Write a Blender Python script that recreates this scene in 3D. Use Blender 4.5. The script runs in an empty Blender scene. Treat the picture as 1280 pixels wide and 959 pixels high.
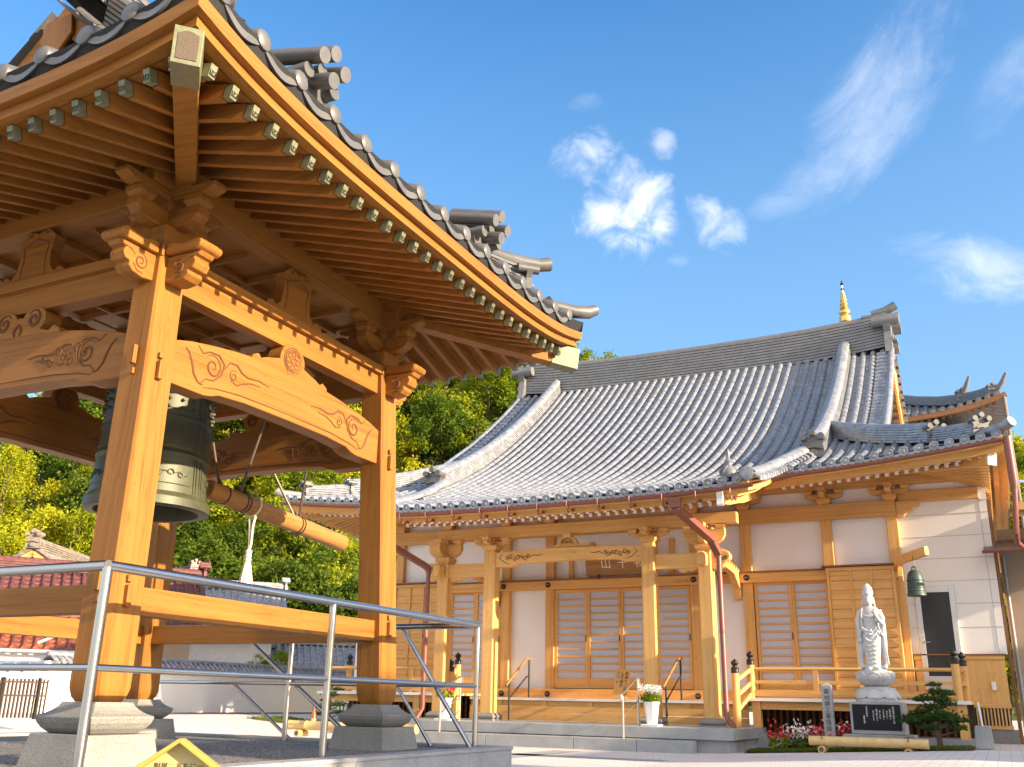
import bpy, bmesh, math, random
import numpy as np
from mathutils import Vector, Matrix
R = math.radians
random.seed(7); rng = np.random.default_rng(11)
scene = bpy.context.scene
COL = scene.collection

# ------------------------------------------------------------------ camera
F, PITCH, ROLL, YAW = 1187.0, R(18.5), R(1.13), R(-26.5)
cp, sp = math.cos(PITCH), math.sin(PITCH)
fw, up, rt = Vector((0, cp, sp)), Vector((0, -sp, cp)), Vector((1, 0, 0))
cr, sr = math.cos(ROLL), math.sin(ROLL)
rt2 = cr * rt + sr * up
up2 = -sr * rt + cr * up
u = Vector((math.cos(YAW), math.sin(YAW), 0)); v = Vector((-math.sin(YAW), math.cos(YAW), 0))
def to_world(q): return Vector((q.dot(u), q.dot(v), q.z))
a, b, c = to_world(rt2), to_world(up2), to_world(-fw)
cam_d = bpy.data.cameras.new('camera'); cam = bpy.data.objects.new('camera', cam_d); COL.objects.link(cam)
cam.matrix_world = Matrix(((a.x, b.x, c.x, 0), (a.y, b.y, c.y, 0), (a.z, b.z, c.z, .8), (0, 0, 0, 1)))
cam_d.sensor_width = 36; cam_d.lens = F / 1280 * 36; cam_d.clip_end = 3000; cam_d.clip_start = .05
scene.camera = cam

# ------------------------------------------------------------------ light
SUN_E, SUN_A = R(16.5), R(4)        # elevation; azimuth from +X towards -Y
SKY, EXPO = .15, 1.42
sl = bpy.data.lights.new('sun', 'SUN'); sun = bpy.data.objects.new('sun', sl); COL.objects.link(sun)
sl.energy = 5.0; sl.angle = R(.6); sl.color = (1, .80, .56)
sdir = Vector((math.cos(SUN_E) * math.cos(SUN_A), -math.cos(SUN_E) * math.sin(SUN_A), math.sin(SUN_E)))
sun.rotation_euler = sdir.to_track_quat('Z', 'Y').to_euler(); sun.location = sdir * 60
scene.view_settings.view_transform = 'Standard'; scene.view_settings.look = 'None'
scene.view_settings.gamma = 1; scene.view_settings.exposure = EXPO
scene.view_settings.use_curve_mapping = False
world = bpy.data.worlds.new('World'); scene.world = world; world.use_nodes = True

class NT:
    """tiny node-tree helper"""
    def __init__(s, nt): s.nt = nt
    def n(s, t, **k):
        nd = s.nt.nodes.new(t)
        for key, val in k.items():
            if key.startswith('i_'):
                key = key[2:]
                key = int(key) if key.isdigit() else key.replace('_', ' ')
                if isinstance(val, bpy.types.NodeSocket): s.nt.links.new(val, nd.inputs[key])
                else: nd.inputs[key].default_value = val
            else: setattr(nd, key, val)
        return nd
    def l(s, o, i): s.nt.links.new(o, i)
    def math(s, op, a, b=0., clamp=False):
        nd = s.n('ShaderNodeMath', operation=op, use_clamp=clamp)
        for i, x in enumerate((a, b)):
            if isinstance(x, bpy.types.NodeSocket): s.l(x, nd.inputs[i])
            else: nd.inputs[i].default_value = x
        return nd.outputs[0]
    def dot(s, a, vec):
        nd = s.n('ShaderNodeVectorMath', operation='DOT_PRODUCT'); s.l(a, nd.inputs[0]); nd.inputs[1].default_value = vec
        return nd.outputs['Value']
    def ramp(s, fac, stops, interp='LINEAR'):
        nd = s.n('ShaderNodeValToRGB'); s.l(fac, nd.inputs[0]); r = nd.color_ramp; r.interpolation = interp
        while len(r.elements) < len(stops): r.elements.new(.5)
        for e, (p, cc) in zip(r.elements, stops): e.position = p; e.color = (*cc, 1)
        return nd.outputs[0]
    def mix(s, fac, a, b, mode='MIX'):
        nd = s.n('ShaderNodeMix', data_type='RGBA', blend_type=mode)
        for i, x in ((0, fac), (6, a), (7, b)):
            if isinstance(x, bpy.types.NodeSocket): s.l(x, nd.inputs[i])
            else: nd.inputs[i].default_value = (*x, 1) if isinstance(x, tuple) else x
        return nd.outputs[2]

def pix_dir(px, py):
    d = rt2 * ((px - 640) / F) - up2 * ((py - 479.5) / F) + fw
    return to_world(d).normalized()

W = NT(world.node_tree); world.node_tree.nodes.clear()
sky = W.n('ShaderNodeTexSky', sky_type='NISHITA', sun_disc=False, sun_elevation=SUN_E, sun_rotation=R(90) + SUN_A,
          air_density=1.0, dust_density=1.6, ozone_density=2.6, altitude=0)
hsv = W.n('ShaderNodeHueSaturation'); hsv.inputs['Saturation'].default_value = 1.26; hsv.inputs['Value'].default_value = .93
W.l(sky.outputs[0], hsv.inputs['Color'])
gen = W.n('ShaderNodeTexCoord').outputs['Generated']
nrm = W.n('ShaderNodeVectorMath', operation='NORMALIZE'); W.l(gen, nrm.inputs[0]); D = nrm.outputs[0]
# clouds: direction of the centre, half sizes (as fractions of the distance), roll, density; each with its own noise, stretched for wisps
def cloud(px, py, w, h, rot, dens, kx, ky, seed, soft=.9, rough=.58):
    d = pix_dir(px, py)
    ex = to_world(rt2); ex = (ex - d * ex.dot(d)).normalized(); ey = d.cross(ex)
    e1 = ex * math.cos(R(rot)) + ey * math.sin(R(rot)); e2 = ey * math.cos(R(rot)) - ex * math.sin(R(rot))
    dd = W.math('MAXIMUM', W.dot(D, d), .05)
    a_ = W.math('DIVIDE', W.dot(D, e1), dd); b_ = W.math('DIVIDE', W.dot(D, e2), dd)
    A = W.math('DIVIDE', a_, w / F); B = W.math('DIVIDE', b_, h / F)
    g = W.math('SUBTRACT', 1., W.math('ADD', W.math('MULTIPLY', A, A), W.math('MULTIPLY', B, B)))
    vec = W.n('ShaderNodeCombineXYZ', i_0=W.math('MULTIPLY', a_, kx), i_1=W.math('MULTIPLY', b_, ky), i_2=float(seed))
    n = W.n('ShaderNodeTexNoise', i_Vector=vec.outputs[0], i_Scale=1., i_Detail=10., i_Roughness=rough, i_Distortion=.45).outputs[0]
    x = W.math('ADD', W.math('MULTIPLY', W.math('MAXIMUM', g, -1.2), .70), W.math('MULTIPLY', W.math('SUBTRACT', n, .5), 2.2))
    x = W.math('DIVIDE', x, soft, True)
    x = W.math('MULTIPLY', W.math('MULTIPLY', x, x), W.math('SUBTRACT', 3., W.math('MULTIPLY', x, 2.)))
    return W.math('MULTIPLY', W.math('MULTIPLY', x, W.math('GREATER_THAN', W.dot(D, d), .3)), dens)
tot = None
for args in ((788, 258, 72, 60, -25, .88, 27, 27, 1.3, 1.15), (738, 192, 46, 34, -20, .55, 34, 34, 4.1, 1.3), (900, 278, 46, 32, 25, .62, 30, 30, 7.7, 1.35), (828, 180, 20, 20, 50, .40, 40, 40, 2.2, 1.1),
             (1100, 120, 125, 62, -62, .42, 11, 17, 5.5, 1.6, .68), (1040, 212, 110, 40, -38, .36, 9, 18, 8.8, 1.6, .68), (985, 250, 60, 20, -20, .2, 9, 26, 3.3, 1.4, .66), (1228, 335, 105, 40, 8, .62, 15, 24, 3.9, 1.5),
             (1262, 100, 80, 34, -62, .26, 9, 22, 9.4, 1.6, .66), (735, 128, 26, 12, -10, .18, 30, 40, 6.1, 1.5), (850, 325, 18, 10, 0, .15, 30, 40, 6.9, 1.5)):
    cc = cloud(*args); tot = cc if tot is None else W.math('MAXIMUM', tot, cc)
elev = W.n('ShaderNodeSeparateXYZ', i_0=D).outputs[2]
pale = W.math('MULTIPLY', W.math('DIVIDE', W.math('SUBTRACT', .66, elev), .40, True), .62)     # hazier towards the horizon
skyh = W.mix(pale, hsv.outputs[0], (.95, 1.62, 2.45), 'LIGHTEN')
sx = W.n('ShaderNodeSeparateXYZ', i_0=D)                                   # unseen bright cloud added behind the viewer to brighten the hall front
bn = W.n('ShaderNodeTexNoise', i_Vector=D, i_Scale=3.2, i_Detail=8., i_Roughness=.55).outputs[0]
fill_bank = W.math('MULTIPLY', W.math('MULTIPLY', W.math('MULTIPLY', W.math('SUBTRACT', bn, .33), 5., True), W.math('MULTIPLY', W.math('SUBTRACT', W.math('MULTIPLY', sx.outputs[1], -1.), .05), 3., True)), W.math('MULTIPLY', elev, 5., True))
tot = W.math('MAXIMUM', tot, fill_bank)
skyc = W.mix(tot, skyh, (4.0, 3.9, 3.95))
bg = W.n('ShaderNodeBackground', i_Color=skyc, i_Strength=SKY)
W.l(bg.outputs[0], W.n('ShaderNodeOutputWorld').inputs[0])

# ------------------------------------------------------------------ materials
def new_mat(name):
    m = bpy.data.materials.new(name); m.use_nodes = True; m.node_tree.nodes.clear()
    T = NT(m.node_tree); bs = T.n('ShaderNodeBsdfPrincipled'); T.l(bs.outputs[0], T.n('ShaderNodeOutputMaterial').inputs[0])
    return m, T, bs
def obj_co(T): return T.n('ShaderNodeTexCoord').outputs['Object']
def bump(T, bs, h, strength=.3, dist=.01):
    bp = T.n('ShaderNodeBump', i_Height=h, i_Strength=strength, i_Distance=dist); T.l(bp.outputs[0], bs.inputs['Normal'])
def flat(name, col, rough=.6, metal=0., var=.12, scale=6., spec=.5, bmp=.0, bscale=60.):
    m, T, bs = new_mat(name); co = obj_co(T)
    n = T.n('ShaderNodeTexNoise', i_Vector=co, i_Scale=scale, i_Detail=6., i_Roughness=.6).outputs[0]
    rnd = T.n('ShaderNodeObjectInfo').outputs['Random']
    f = T.math('ADD', T.math('MULTIPLY', n, .8), T.math('MULTIPLY', rnd, .2))
    lo = tuple(x * (1 - var) for x in col); hi = tuple(min(1, x * (1 + var)) for x in col)
    T.l(T.ramp(f, [(.25, lo), (.75, hi)]), bs.inputs['Base Color'])
    T.l(T.math('ADD', rough - .06, T.math('MULTIPLY', n, .12)), bs.inputs['Roughness'])
    bs.inputs['Metallic'].default_value = metal; bs.inputs['Specular IOR Level'].default_value = spec
    if bmp:
        n2 = T.n('ShaderNodeTexNoise', i_Vector=co, i_Scale=bscale, i_Detail=4.).outputs[0]; bump(T, bs, n2, bmp)
    return m
def wood(name, base, dark, axis, rough=.5):
    m, T, bs = new_mat(name); co = obj_co(T)
    s = [16., 16., 16.]; s[axis] = .55
    mpn = T.n('ShaderNodeMapping', i_Vector=co); mpn.inputs['Scale'].default_value = s
    rnd = T.n('ShaderNodeObjectInfo').outputs['Random']
    off = T.n('ShaderNodeCombineXYZ', i_0=T.math('MULTIPLY', rnd, 37.), i_1=T.math('MULTIPLY', rnd, 11.), i_2=T.math('MULTIPLY', rnd, 23.))
    T.l(off.outputs[0], mpn.inputs['Location'])
    g = T.n('ShaderNodeTexNoise', i_Vector=mpn.outputs[0], i_Scale=1.1, i_Detail=7., i_Roughness=.66, i_Distortion=.5).outputs[0]
    s2 = [70., 70., 70.]; s2[axis] = 1.2
    mp2 = T.n('ShaderNodeMapping', i_Vector=co); mp2.inputs['Scale'].default_value = s2
    fine = T.n('ShaderNodeTexNoise', i_Vector=mp2.outputs[0], i_Scale=1.4, i_Detail=3.).outputs[0]
    f = T.math('ADD', T.math('MULTIPLY', g, .75), T.math('MULTIPLY', fine, .25))
    c1 = T.ramp(f, [(.34, tuple(x * .86 for x in dark)), (.46, tuple(.5 * (x + y) for x, y in zip(base, dark))), (.58, base), (.75, tuple(min(1, x * 1.12) for x in base))])
    big = T.n('ShaderNodeTexNoise', i_Vector=co, i_Scale=1.3, i_Detail=3.).outputs[0]
    tone = T.math('ADD', .86, T.math('ADD', T.math('MULTIPLY', rnd, .16), T.math('MULTIPLY', big, .16)))
    cmb = T.n('ShaderNodeCombineColor', i_0=tone, i_1=tone, i_2=T.math('MULTIPLY', tone, .99))
    s3 = [26., 26., 26.]; s3[axis] = .8
    mp3 = T.n('ShaderNodeMapping', i_Vector=co); mp3.inputs['Scale'].default_value = s3; T.l(off.outputs[0], mp3.inputs['Location'])
    cr_ = T.n('ShaderNodeTexNoise', i_Vector=mp3.outputs[0], i_Scale=1., i_Detail=3., i_Distortion=.6).outputs[0]
    line = T.math('SUBTRACT', 1., T.math('MULTIPLY', T.math('ABSOLUTE', T.math('SUBTRACT', cr_, .5)), 55.), True)          # drying cracks along the grain
    gate = T.math('MULTIPLY', T.math('SUBTRACT', T.n('ShaderNodeTexNoise', i_Vector=co, i_Scale=2.3, i_Detail=2.).outputs[0], .52), 9., True)
    kv = T.n('ShaderNodeMapping', i_Vector=co); s4 = [5., 5., 5.]; s4[axis] = 1.6; kv.inputs['Scale'].default_value = s4; T.l(off.outputs[0], kv.inputs['Location'])
    kn = T.math('SUBTRACT', 1., T.math('MULTIPLY', T.n('ShaderNodeTexVoronoi', i_Vector=kv.outputs[0], i_Scale=1.).outputs['Distance'], 9.), True)   # small knots
    c1 = T.mix(T.math('MAXIMUM', T.math('MULTIPLY', T.math('MULTIPLY', line, gate), .55), T.math('MULTIPLY', kn, .5)), c1, tuple(x * .38 for x in dark))
    T.l(T.mix(1., c1, cmb.outputs[0], 'MULTIPLY'), bs.inputs['Base Color'])
    T.l(T.math('ADD', rough - .1, T.math('MULTIPLY', fine, .2)), bs.inputs['Roughness'])
    bs.inputs['Specular IOR Level'].default_value = .2
    bump(T, bs, f, .18, .004)
    return m
def wood3(name, base, dark, rough=.5): return [wood(f'{name}_{"xyz"[i]}', base, dark, i, rough) for i in range(3)]
WT = wood3('cypress', (.315, .133, .027), (.23, .088, .015))  # tower timber, colour darkened for full sun and deeper eave shade
WH = wood3('hall_cypress', (.72, .42, .15), (.60, .325, .10))  # same timber as the tower, colour lightened to brighten the shaded hall front
WL = wood3('log_wood', (.40, .19, .055), (.30, .13, .033))
WS = wood3('signboard_wood', (.36, .20, .085), (.25, .13, .05))
WB = wood3('brown_wood', (.27, .13, .06), (.18, .08, .035))
GROOVE = flat('carved_groove', (.135, .052, .013), .8)
def speck(name, base, dark, light, sc=160., rough=.6):
    m, T, bs = new_mat(name); co = obj_co(T)
    n = T.n('ShaderNodeTexNoise', i_Vector=co, i_Scale=sc, i_Detail=2., i_Roughness=.8).outputs[0]
    n2 = T.n('ShaderNodeTexNoise', i_Vector=co, i_Scale=3., i_Detail=5.).outputs[0]
    c1 = T.ramp(n, [(.36, dark), (.47, base), (.55, base), (.66, light)])
    c2 = T.ramp(n2, [(.3, (.82, .82, .82)), (.7, (1.08, 1.07, 1.05))])
    T.l(T.mix(1., c1, c2, 'MULTIPLY'), bs.inputs['Base Color']); bs.inputs['Roughness'].default_value = rough
    bump(T, bs, n, .12, .003)
    return m
GRANITE = speck('granite', (.235, .23, .21), (.12, .12, .115), (.37, .36, .33), 150.)
GRANITE_B = speck('blue_granite', (.34, .345, .345), (.22, .225, .23), (.47, .47, .46), 110.)
STATUE = speck('white_granite', (.50, .50, .50), (.38, .38, .39), (.60, .60, .60), 200., .6)
BLACKST = flat('polished_black_stone', (.010, .010, .012), .38, spec=.25)
def tile_mat(name, base, rough, var=.35, warm=0.):
    m, T, bs = new_mat(name); co = obj_co(T)
    vo = T.n('ShaderNodeTexVoronoi', i_Vector=co, i_Scale=8.5).outputs['Color']
    sep = T.n('ShaderNodeSeparateColor', i_0=vo).outputs[0]
    n = T.n('ShaderNodeTexNoise', i_Vector=co, i_Scale=9., i_Detail=5., i_Roughness=.65).outputs[0]
    f = T.math('ADD', T.math('MULTIPLY', sep, .5), T.math('MULTIPLY', n, .5))
    T.l(T.ramp(f, [(.2, tuple(x * (1 - var) for x in base)), (.8, tuple(x * (1 + var) for x in base))]), bs.inputs['Base Color'])
    T.l(T.math('ADD', rough - .08, T.math('MULTIPLY', n, .18)), bs.inputs['Roughness'])
    bs.inputs['Specular IOR Level'].default_value = .6; bs.inputs['Metallic'].default_value = .08
    bump(T, bs, n, .08, .004)
    return m
TILE = tile_mat('smoked_tile', (.235, .247, .272), .36, .28)
TILE_D = tile_mat('smoked_tile_dark', (.17, .17, .172), .42, .14)
TILE_W = tile_mat('smoked_tile_warm', (.115, .11, .104), .40, .14)
MORTAR = flat('black_mortar', (.011, .011, .011), .8, bmp=.3)
PLASTER = flat('white_plaster', (.885, .88, .865), .85, var=.045, scale=1.7, bmp=.05)
SIDING = flat('cream_siding', (.82, .785, .72), .7, var=.03, scale=2.)
PAPER = flat('shoji_paper', (.51, .53, .60), .35, var=.06, scale=1.2, spec=.6)
BRONZE = flat('bronze', (.080, .083, .044), .5, metal=.2, var=.35, scale=7., bmp=.15)
VERDI = flat('aged_copper_cap', (.19, .19, .105), .5, metal=.3, var=.3, scale=30.)
STEEL = flat('stainless_steel', (.52, .49, .45), .24, metal=1., var=.06)
COPPER = flat('brown_gutter', (.22, .075, .055), .42, metal=.1, var=.12)
WHITE = flat('white_paint', (.82, .80, .76), .55, var=.04)
BLACK = flat('black_metal', (.022, .021, .02), .4, metal=.2)
GOLD = flat('gold_leaf', (.80, .52, .16), .3, metal=.85)
ROPE = flat('white_rope', (.74, .66, .52), .85, var=.12, scale=30.)
BAMBOO = flat('bamboo_pole', (.62, .42, .17), .4, var=.18, scale=9.)
ALU = flat('aluminium_frame', (.60, .58, .55), .4, metal=.5, var=.05)
GLASSD = flat('dark_door_glass', (.030, .029, .029), .3, spec=.3)
YELLOW = flat('yellow_painted_sign', (.42, .29, .06), .5, var=.06)
RED = flat('red_petals', (.62, .012, .03), .6, var=.3, scale=60.)
PINK = flat('pink_petals', (.80, .06, .16), .6, var=.3, scale=60.)
PALE = flat('pale_flowers', (.72, .62, .58), .7, var=.2, scale=40.)
def leaf_mat(name, c1, c2, c3, trans=.42):
    m, T, bs = new_mat(name); m.node_tree.nodes.remove(bs)
    out = [n for n in m.node_tree.nodes if n.type == 'OUTPUT_MATERIAL'][0]
    co = obj_co(T); rnd = T.n('ShaderNodeObjectInfo').outputs['Random']
    n = T.n('ShaderNodeTexNoise', i_Vector=co, i_Scale=.9, i_Detail=4.).outputs[0]
    n2 = T.n('ShaderNodeTexNoise', i_Vector=co, i_Scale=9., i_Detail=2.).outputs[0]
    f = T.math('ADD', T.math('ADD', T.math('MULTIPLY', n, .45), T.math('MULTIPLY', n2, .3)), T.math('MULTIPLY', rnd, .25))
    col = T.ramp(f, [(.28, c1), (.5, c2), (.72, c3)])
    d = T.n('ShaderNodeBsdfDiffuse', i_Color=col); t = T.n('ShaderNodeBsdfTranslucent', i_Color=col)
    mx = T.n('ShaderNodeMixShader', i_0=trans); T.l(d.outputs[0], mx.inputs[1]); T.l(t.outputs[0], mx.inputs[2]); T.l(mx.outputs[0], out.inputs[0])
    return m
LEAF = [leaf_mat('leaves_bright', (.20, .24, .014), (.36, .38, .02), (.50, .47, .03)),
        leaf_mat('leaves_mid', (.10, .15, .014), (.20, .26, .02), (.32, .35, .03)),
        leaf_mat('leaves_dark', (.045, .08, .012), (.085, .135, .018), (.15, .20, .025))]
NEEDLE = leaf_mat('pine_needles', (.022, .055, .018), (.045, .095, .025), (.09, .15, .04), .2)
BARK = flat('bark', (.11, .075, .045), .9, var=.4, scale=8., bmp=.4)

# ------------------------------------------------------------------ mesh helpers
LOC = {}
class MB:
    def __init__(s): s.v, s.f, s.m = [], [], []
    def add(s, verts, faces, mat=0):
        o = len(s.v); s.v.extend([tuple(p) for p in verts])
        s.f.extend([tuple(i + o for i in f) for f in faces])
        s.m.extend(mat if isinstance(mat, list) else [mat] * len(faces)); return s
    def box(s, x0, x1, y0, y1, z0, z1, mat=None):
        if mat is None: mat = int(np.argmax([abs(x1 - x0), abs(y1 - y0), abs(z1 - z0)]))
        vs = [(x, y, z) for z in (z0, z1) for y in (y0, y1) for x in (x0, x1)]
        return s.add(vs, [(0, 2, 3, 1), (4, 5, 7, 6), (0, 1, 5, 4), (2, 6, 7, 3), (0, 4, 6, 2), (1, 3, 7, 5)], mat)
    def bar(s, p0, p1, w, h, upv=(0, 0, 1), mat=None, w1=None, h1=None, endmat=None):
        p0, p1 = Vector(p0), Vector(p1); d = (p1 - p0).normalized(); x = d.cross(Vector(upv))
        if x.length < 1e-4: x = d.cross(Vector((0, 1, 0)))
        x.normalize(); y = x.cross(d)
        if mat is None: mat = int(np.argmax([abs(d.x), abs(d.y), abs(d.z)]))
        vs = []
        for p, ww, hh in ((p0, w, h), (p1, w1 or w, h1 or h)):
            vs += [p + x * sx * ww / 2 + y * sy * hh / 2 for sx, sy in ((-1, -1), (1, -1), (1, 1), (-1, 1))]
        em = mat if endmat is None else endmat
        return s.add(vs, [(3, 2, 1, 0), (4, 5, 6, 7), (0, 1, 5, 4), (1, 2, 6, 5), (2, 3, 7, 6), (3, 0, 4, 7)], [mat, em, mat, mat, mat, mat])
    def prism(s, pts, o, ax, ay, ext, mat=0):
        o, ax, ay, ext = Vector(o), Vector(ax), Vector(ay), Vector(ext); n = len(pts)
        lo = [o + ax * p[0] + ay * p[1] for p in pts]; hi = [p + ext for p in lo]
        fl = [tuple(range(n - 1, -1, -1)), tuple(range(n, 2 * n))] + [(i, (i + 1) % n, n + (i + 1) % n, n + i) for i in range(n)]
        if ax.cross(ay).dot(ext) < 0: fl = [tuple(reversed(f)) for f in fl]
        return s.add(lo + hi, fl, mat)
    def tube(s, path, r, n=8, mat=0, cap=True):
        path = [Vector(p) for p in path]; k = len(path); rr = r if isinstance(r, (list, tuple)) else [r] * k
        vs = []; prev = None
        for i, p in enumerate(path):
            d = (path[min(i + 1, k - 1)] - path[max(i - 1, 0)]).normalized()
            if prev is None: x = d.orthogonal().normalized()
            else: x = (prev - d * prev.dot(d)).normalized()
            prev = x; y = d.cross(x)
            vs += [p + (x * math.cos(t) + y * math.sin(t)) * rr[i] for t in [2 * math.pi * j / n for j in range(n)]]
        fl = [(i * n + j, i * n + (j + 1) % n, (i + 1) * n + (j + 1) % n, (i + 1) * n + j) for i in range(k - 1) for j in range(n)]
        if cap: fl += [tuple(range(n - 1, -1, -1)), tuple(range((k - 1) * n, k * n))]
        return s.add(vs, fl, mat)
    def lathe(s, prof, c, n=24, mat=0, sx=1., sy=1., sq=0.):
        """prof: (r, z); sq > 0: square plan (n = 4)"""
        vs = []; c = Vector(c); k = len(prof); off = math.pi / 4 if n == 4 else 0
        for r, z in prof:
            vs += [c + Vector((r * sx * math.cos(2 * math.pi * j / n + off), r * sy * math.sin(2 * math.pi * j / n + off), z)) for j in range(n)]
        fl = [(i * n + j, i * n + (j + 1) % n, (i + 1) * n + (j + 1) % n, (i + 1) * n + j) for i in range(k - 1) for j in range(n)]
        fl += [tuple(range(n - 1, -1, -1)), tuple(range((k - 1) * n, k * n))]
        return s.add(vs, fl, mat)
    def grid(s, fn, nu, nv, mat=0):
        vs = [fn(i / nu, j / nv) for i in range(nu + 1) for j in range(nv + 1)]
        fl = [(i * (nv + 1) + j, (i + 1) * (nv + 1) + j, (i + 1) * (nv + 1) + j + 1, i * (nv + 1) + j + 1) for i in range(nu) for j in range(nv)]
        return s.add(vs, fl, mat)
    def build(s, name, mats, parent=None, smooth=False, bevel=0., angle=40):
        me = bpy.data.meshes.new(name); base = LOC.get(parent.name, Vector((0, 0, 0))) if parent else s.org if hasattr(s, 'org') else Vector((0, 0, 0))
        me.from_pydata([(p[0] - base.x, p[1] - base.y, p[2] - base.z) for p in s.v], [], s.f)
        for m in (mats if isinstance(mats, list) else [mats]): me.materials.append(m)
        me.polygons.foreach_set('material_index', s.m); me.validate(); me.update()
        if smooth:
            me.polygons.foreach_set('use_smooth', [True] * len(me.polygons)); me.set_sharp_from_angle(angle=R(angle))
        o = bpy.data.objects.new(name, me); COL.objects.link(o)
        if parent: o.parent = parent
        else: o.location = base
        LOC[o.name] = base
        if bevel:
            md = o.modifiers.new('edge', 'BEVEL'); md.width = bevel; md.segments = 2; md.limit_method = 'ANGLE'; md.angle_limit = R(40)
        return o
def tag(o, label, cat, group=None):
    o['label'] = label; o['category'] = cat
    if group: o['group'] = group
    return o
def thing(name, label, cat, loc=(0, 0, 0), group=None):
    o = bpy.data.objects.new(name, None); COL.objects.link(o); o.location = loc; o.empty_display_size = .2
    LOC[o.name] = Vector(loc); return tag(o, label, cat, group)
def struct(o): o['kind'] = 'structure'; return o
def copy_tree(src, loc, rz, sc=1., label=None, group=None):
    r = src.copy(); COL.objects.link(r); r.location = loc; r.rotation_euler = (0, 0, rz); r.scale = (sc, sc, sc)
    if label: r['label'] = label
    if group: r['group'] = group
    for ch in src.children:
        k = ch.copy(); COL.objects.link(k); k.parent = r
        for g in ch.children:
            q = g.copy(); COL.objects.link(q); q.parent = k
    return r
def text_mesh(body, size, mat_i, mb, o, ax, ay, depth=.004, vertical=False, align=True):
    """write characters as solid letters in the plane o + ax*u + ay*v"""
    ax, ay, o = Vector(ax).normalized(), Vector(ay).normalized(), Vector(o); nz = ax.cross(ay)
    cu = bpy.data.curves.new('txt', 'FONT'); cu.size = size; cu.extrude = depth; cu.resolution_u = 2
    for i, ch in enumerate(body if vertical else [body]):
        cu.body = ch; cu.align_x = 'CENTER' if vertical else 'LEFT'
        ob = bpy.data.objects.new('txt', cu); COL.objects.link(ob); bpy.context.view_layer.update()
        me = ob.evaluated_get(bpy.context.evaluated_depsgraph_get()).to_mesh()
        vs = [o + ax * p.co.x + ay * (p.co.y - (i * size * 1.02 if vertical else 0)) + nz * p.co.z for p in me.vertices]
        mb.add(vs, [tuple(p.vertices) for p in me.polygons], mat_i)
        bpy.data.objects.remove(ob)
    bpy.data.curves.remove(cu)
def spiral(cx, cy, r0, turns, a0=0., cw=1, n=26, k=.85):
    return [(cx + r0 * (1 - k * t) * math.cos(a0 + cw * 2 * math.pi * turns * t), cy + r0 * (1 - k * t) * math.sin(a0 + cw * 2 * math.pi * turns * t)) for t in [i / n for i in range(n + 1)]]

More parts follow.
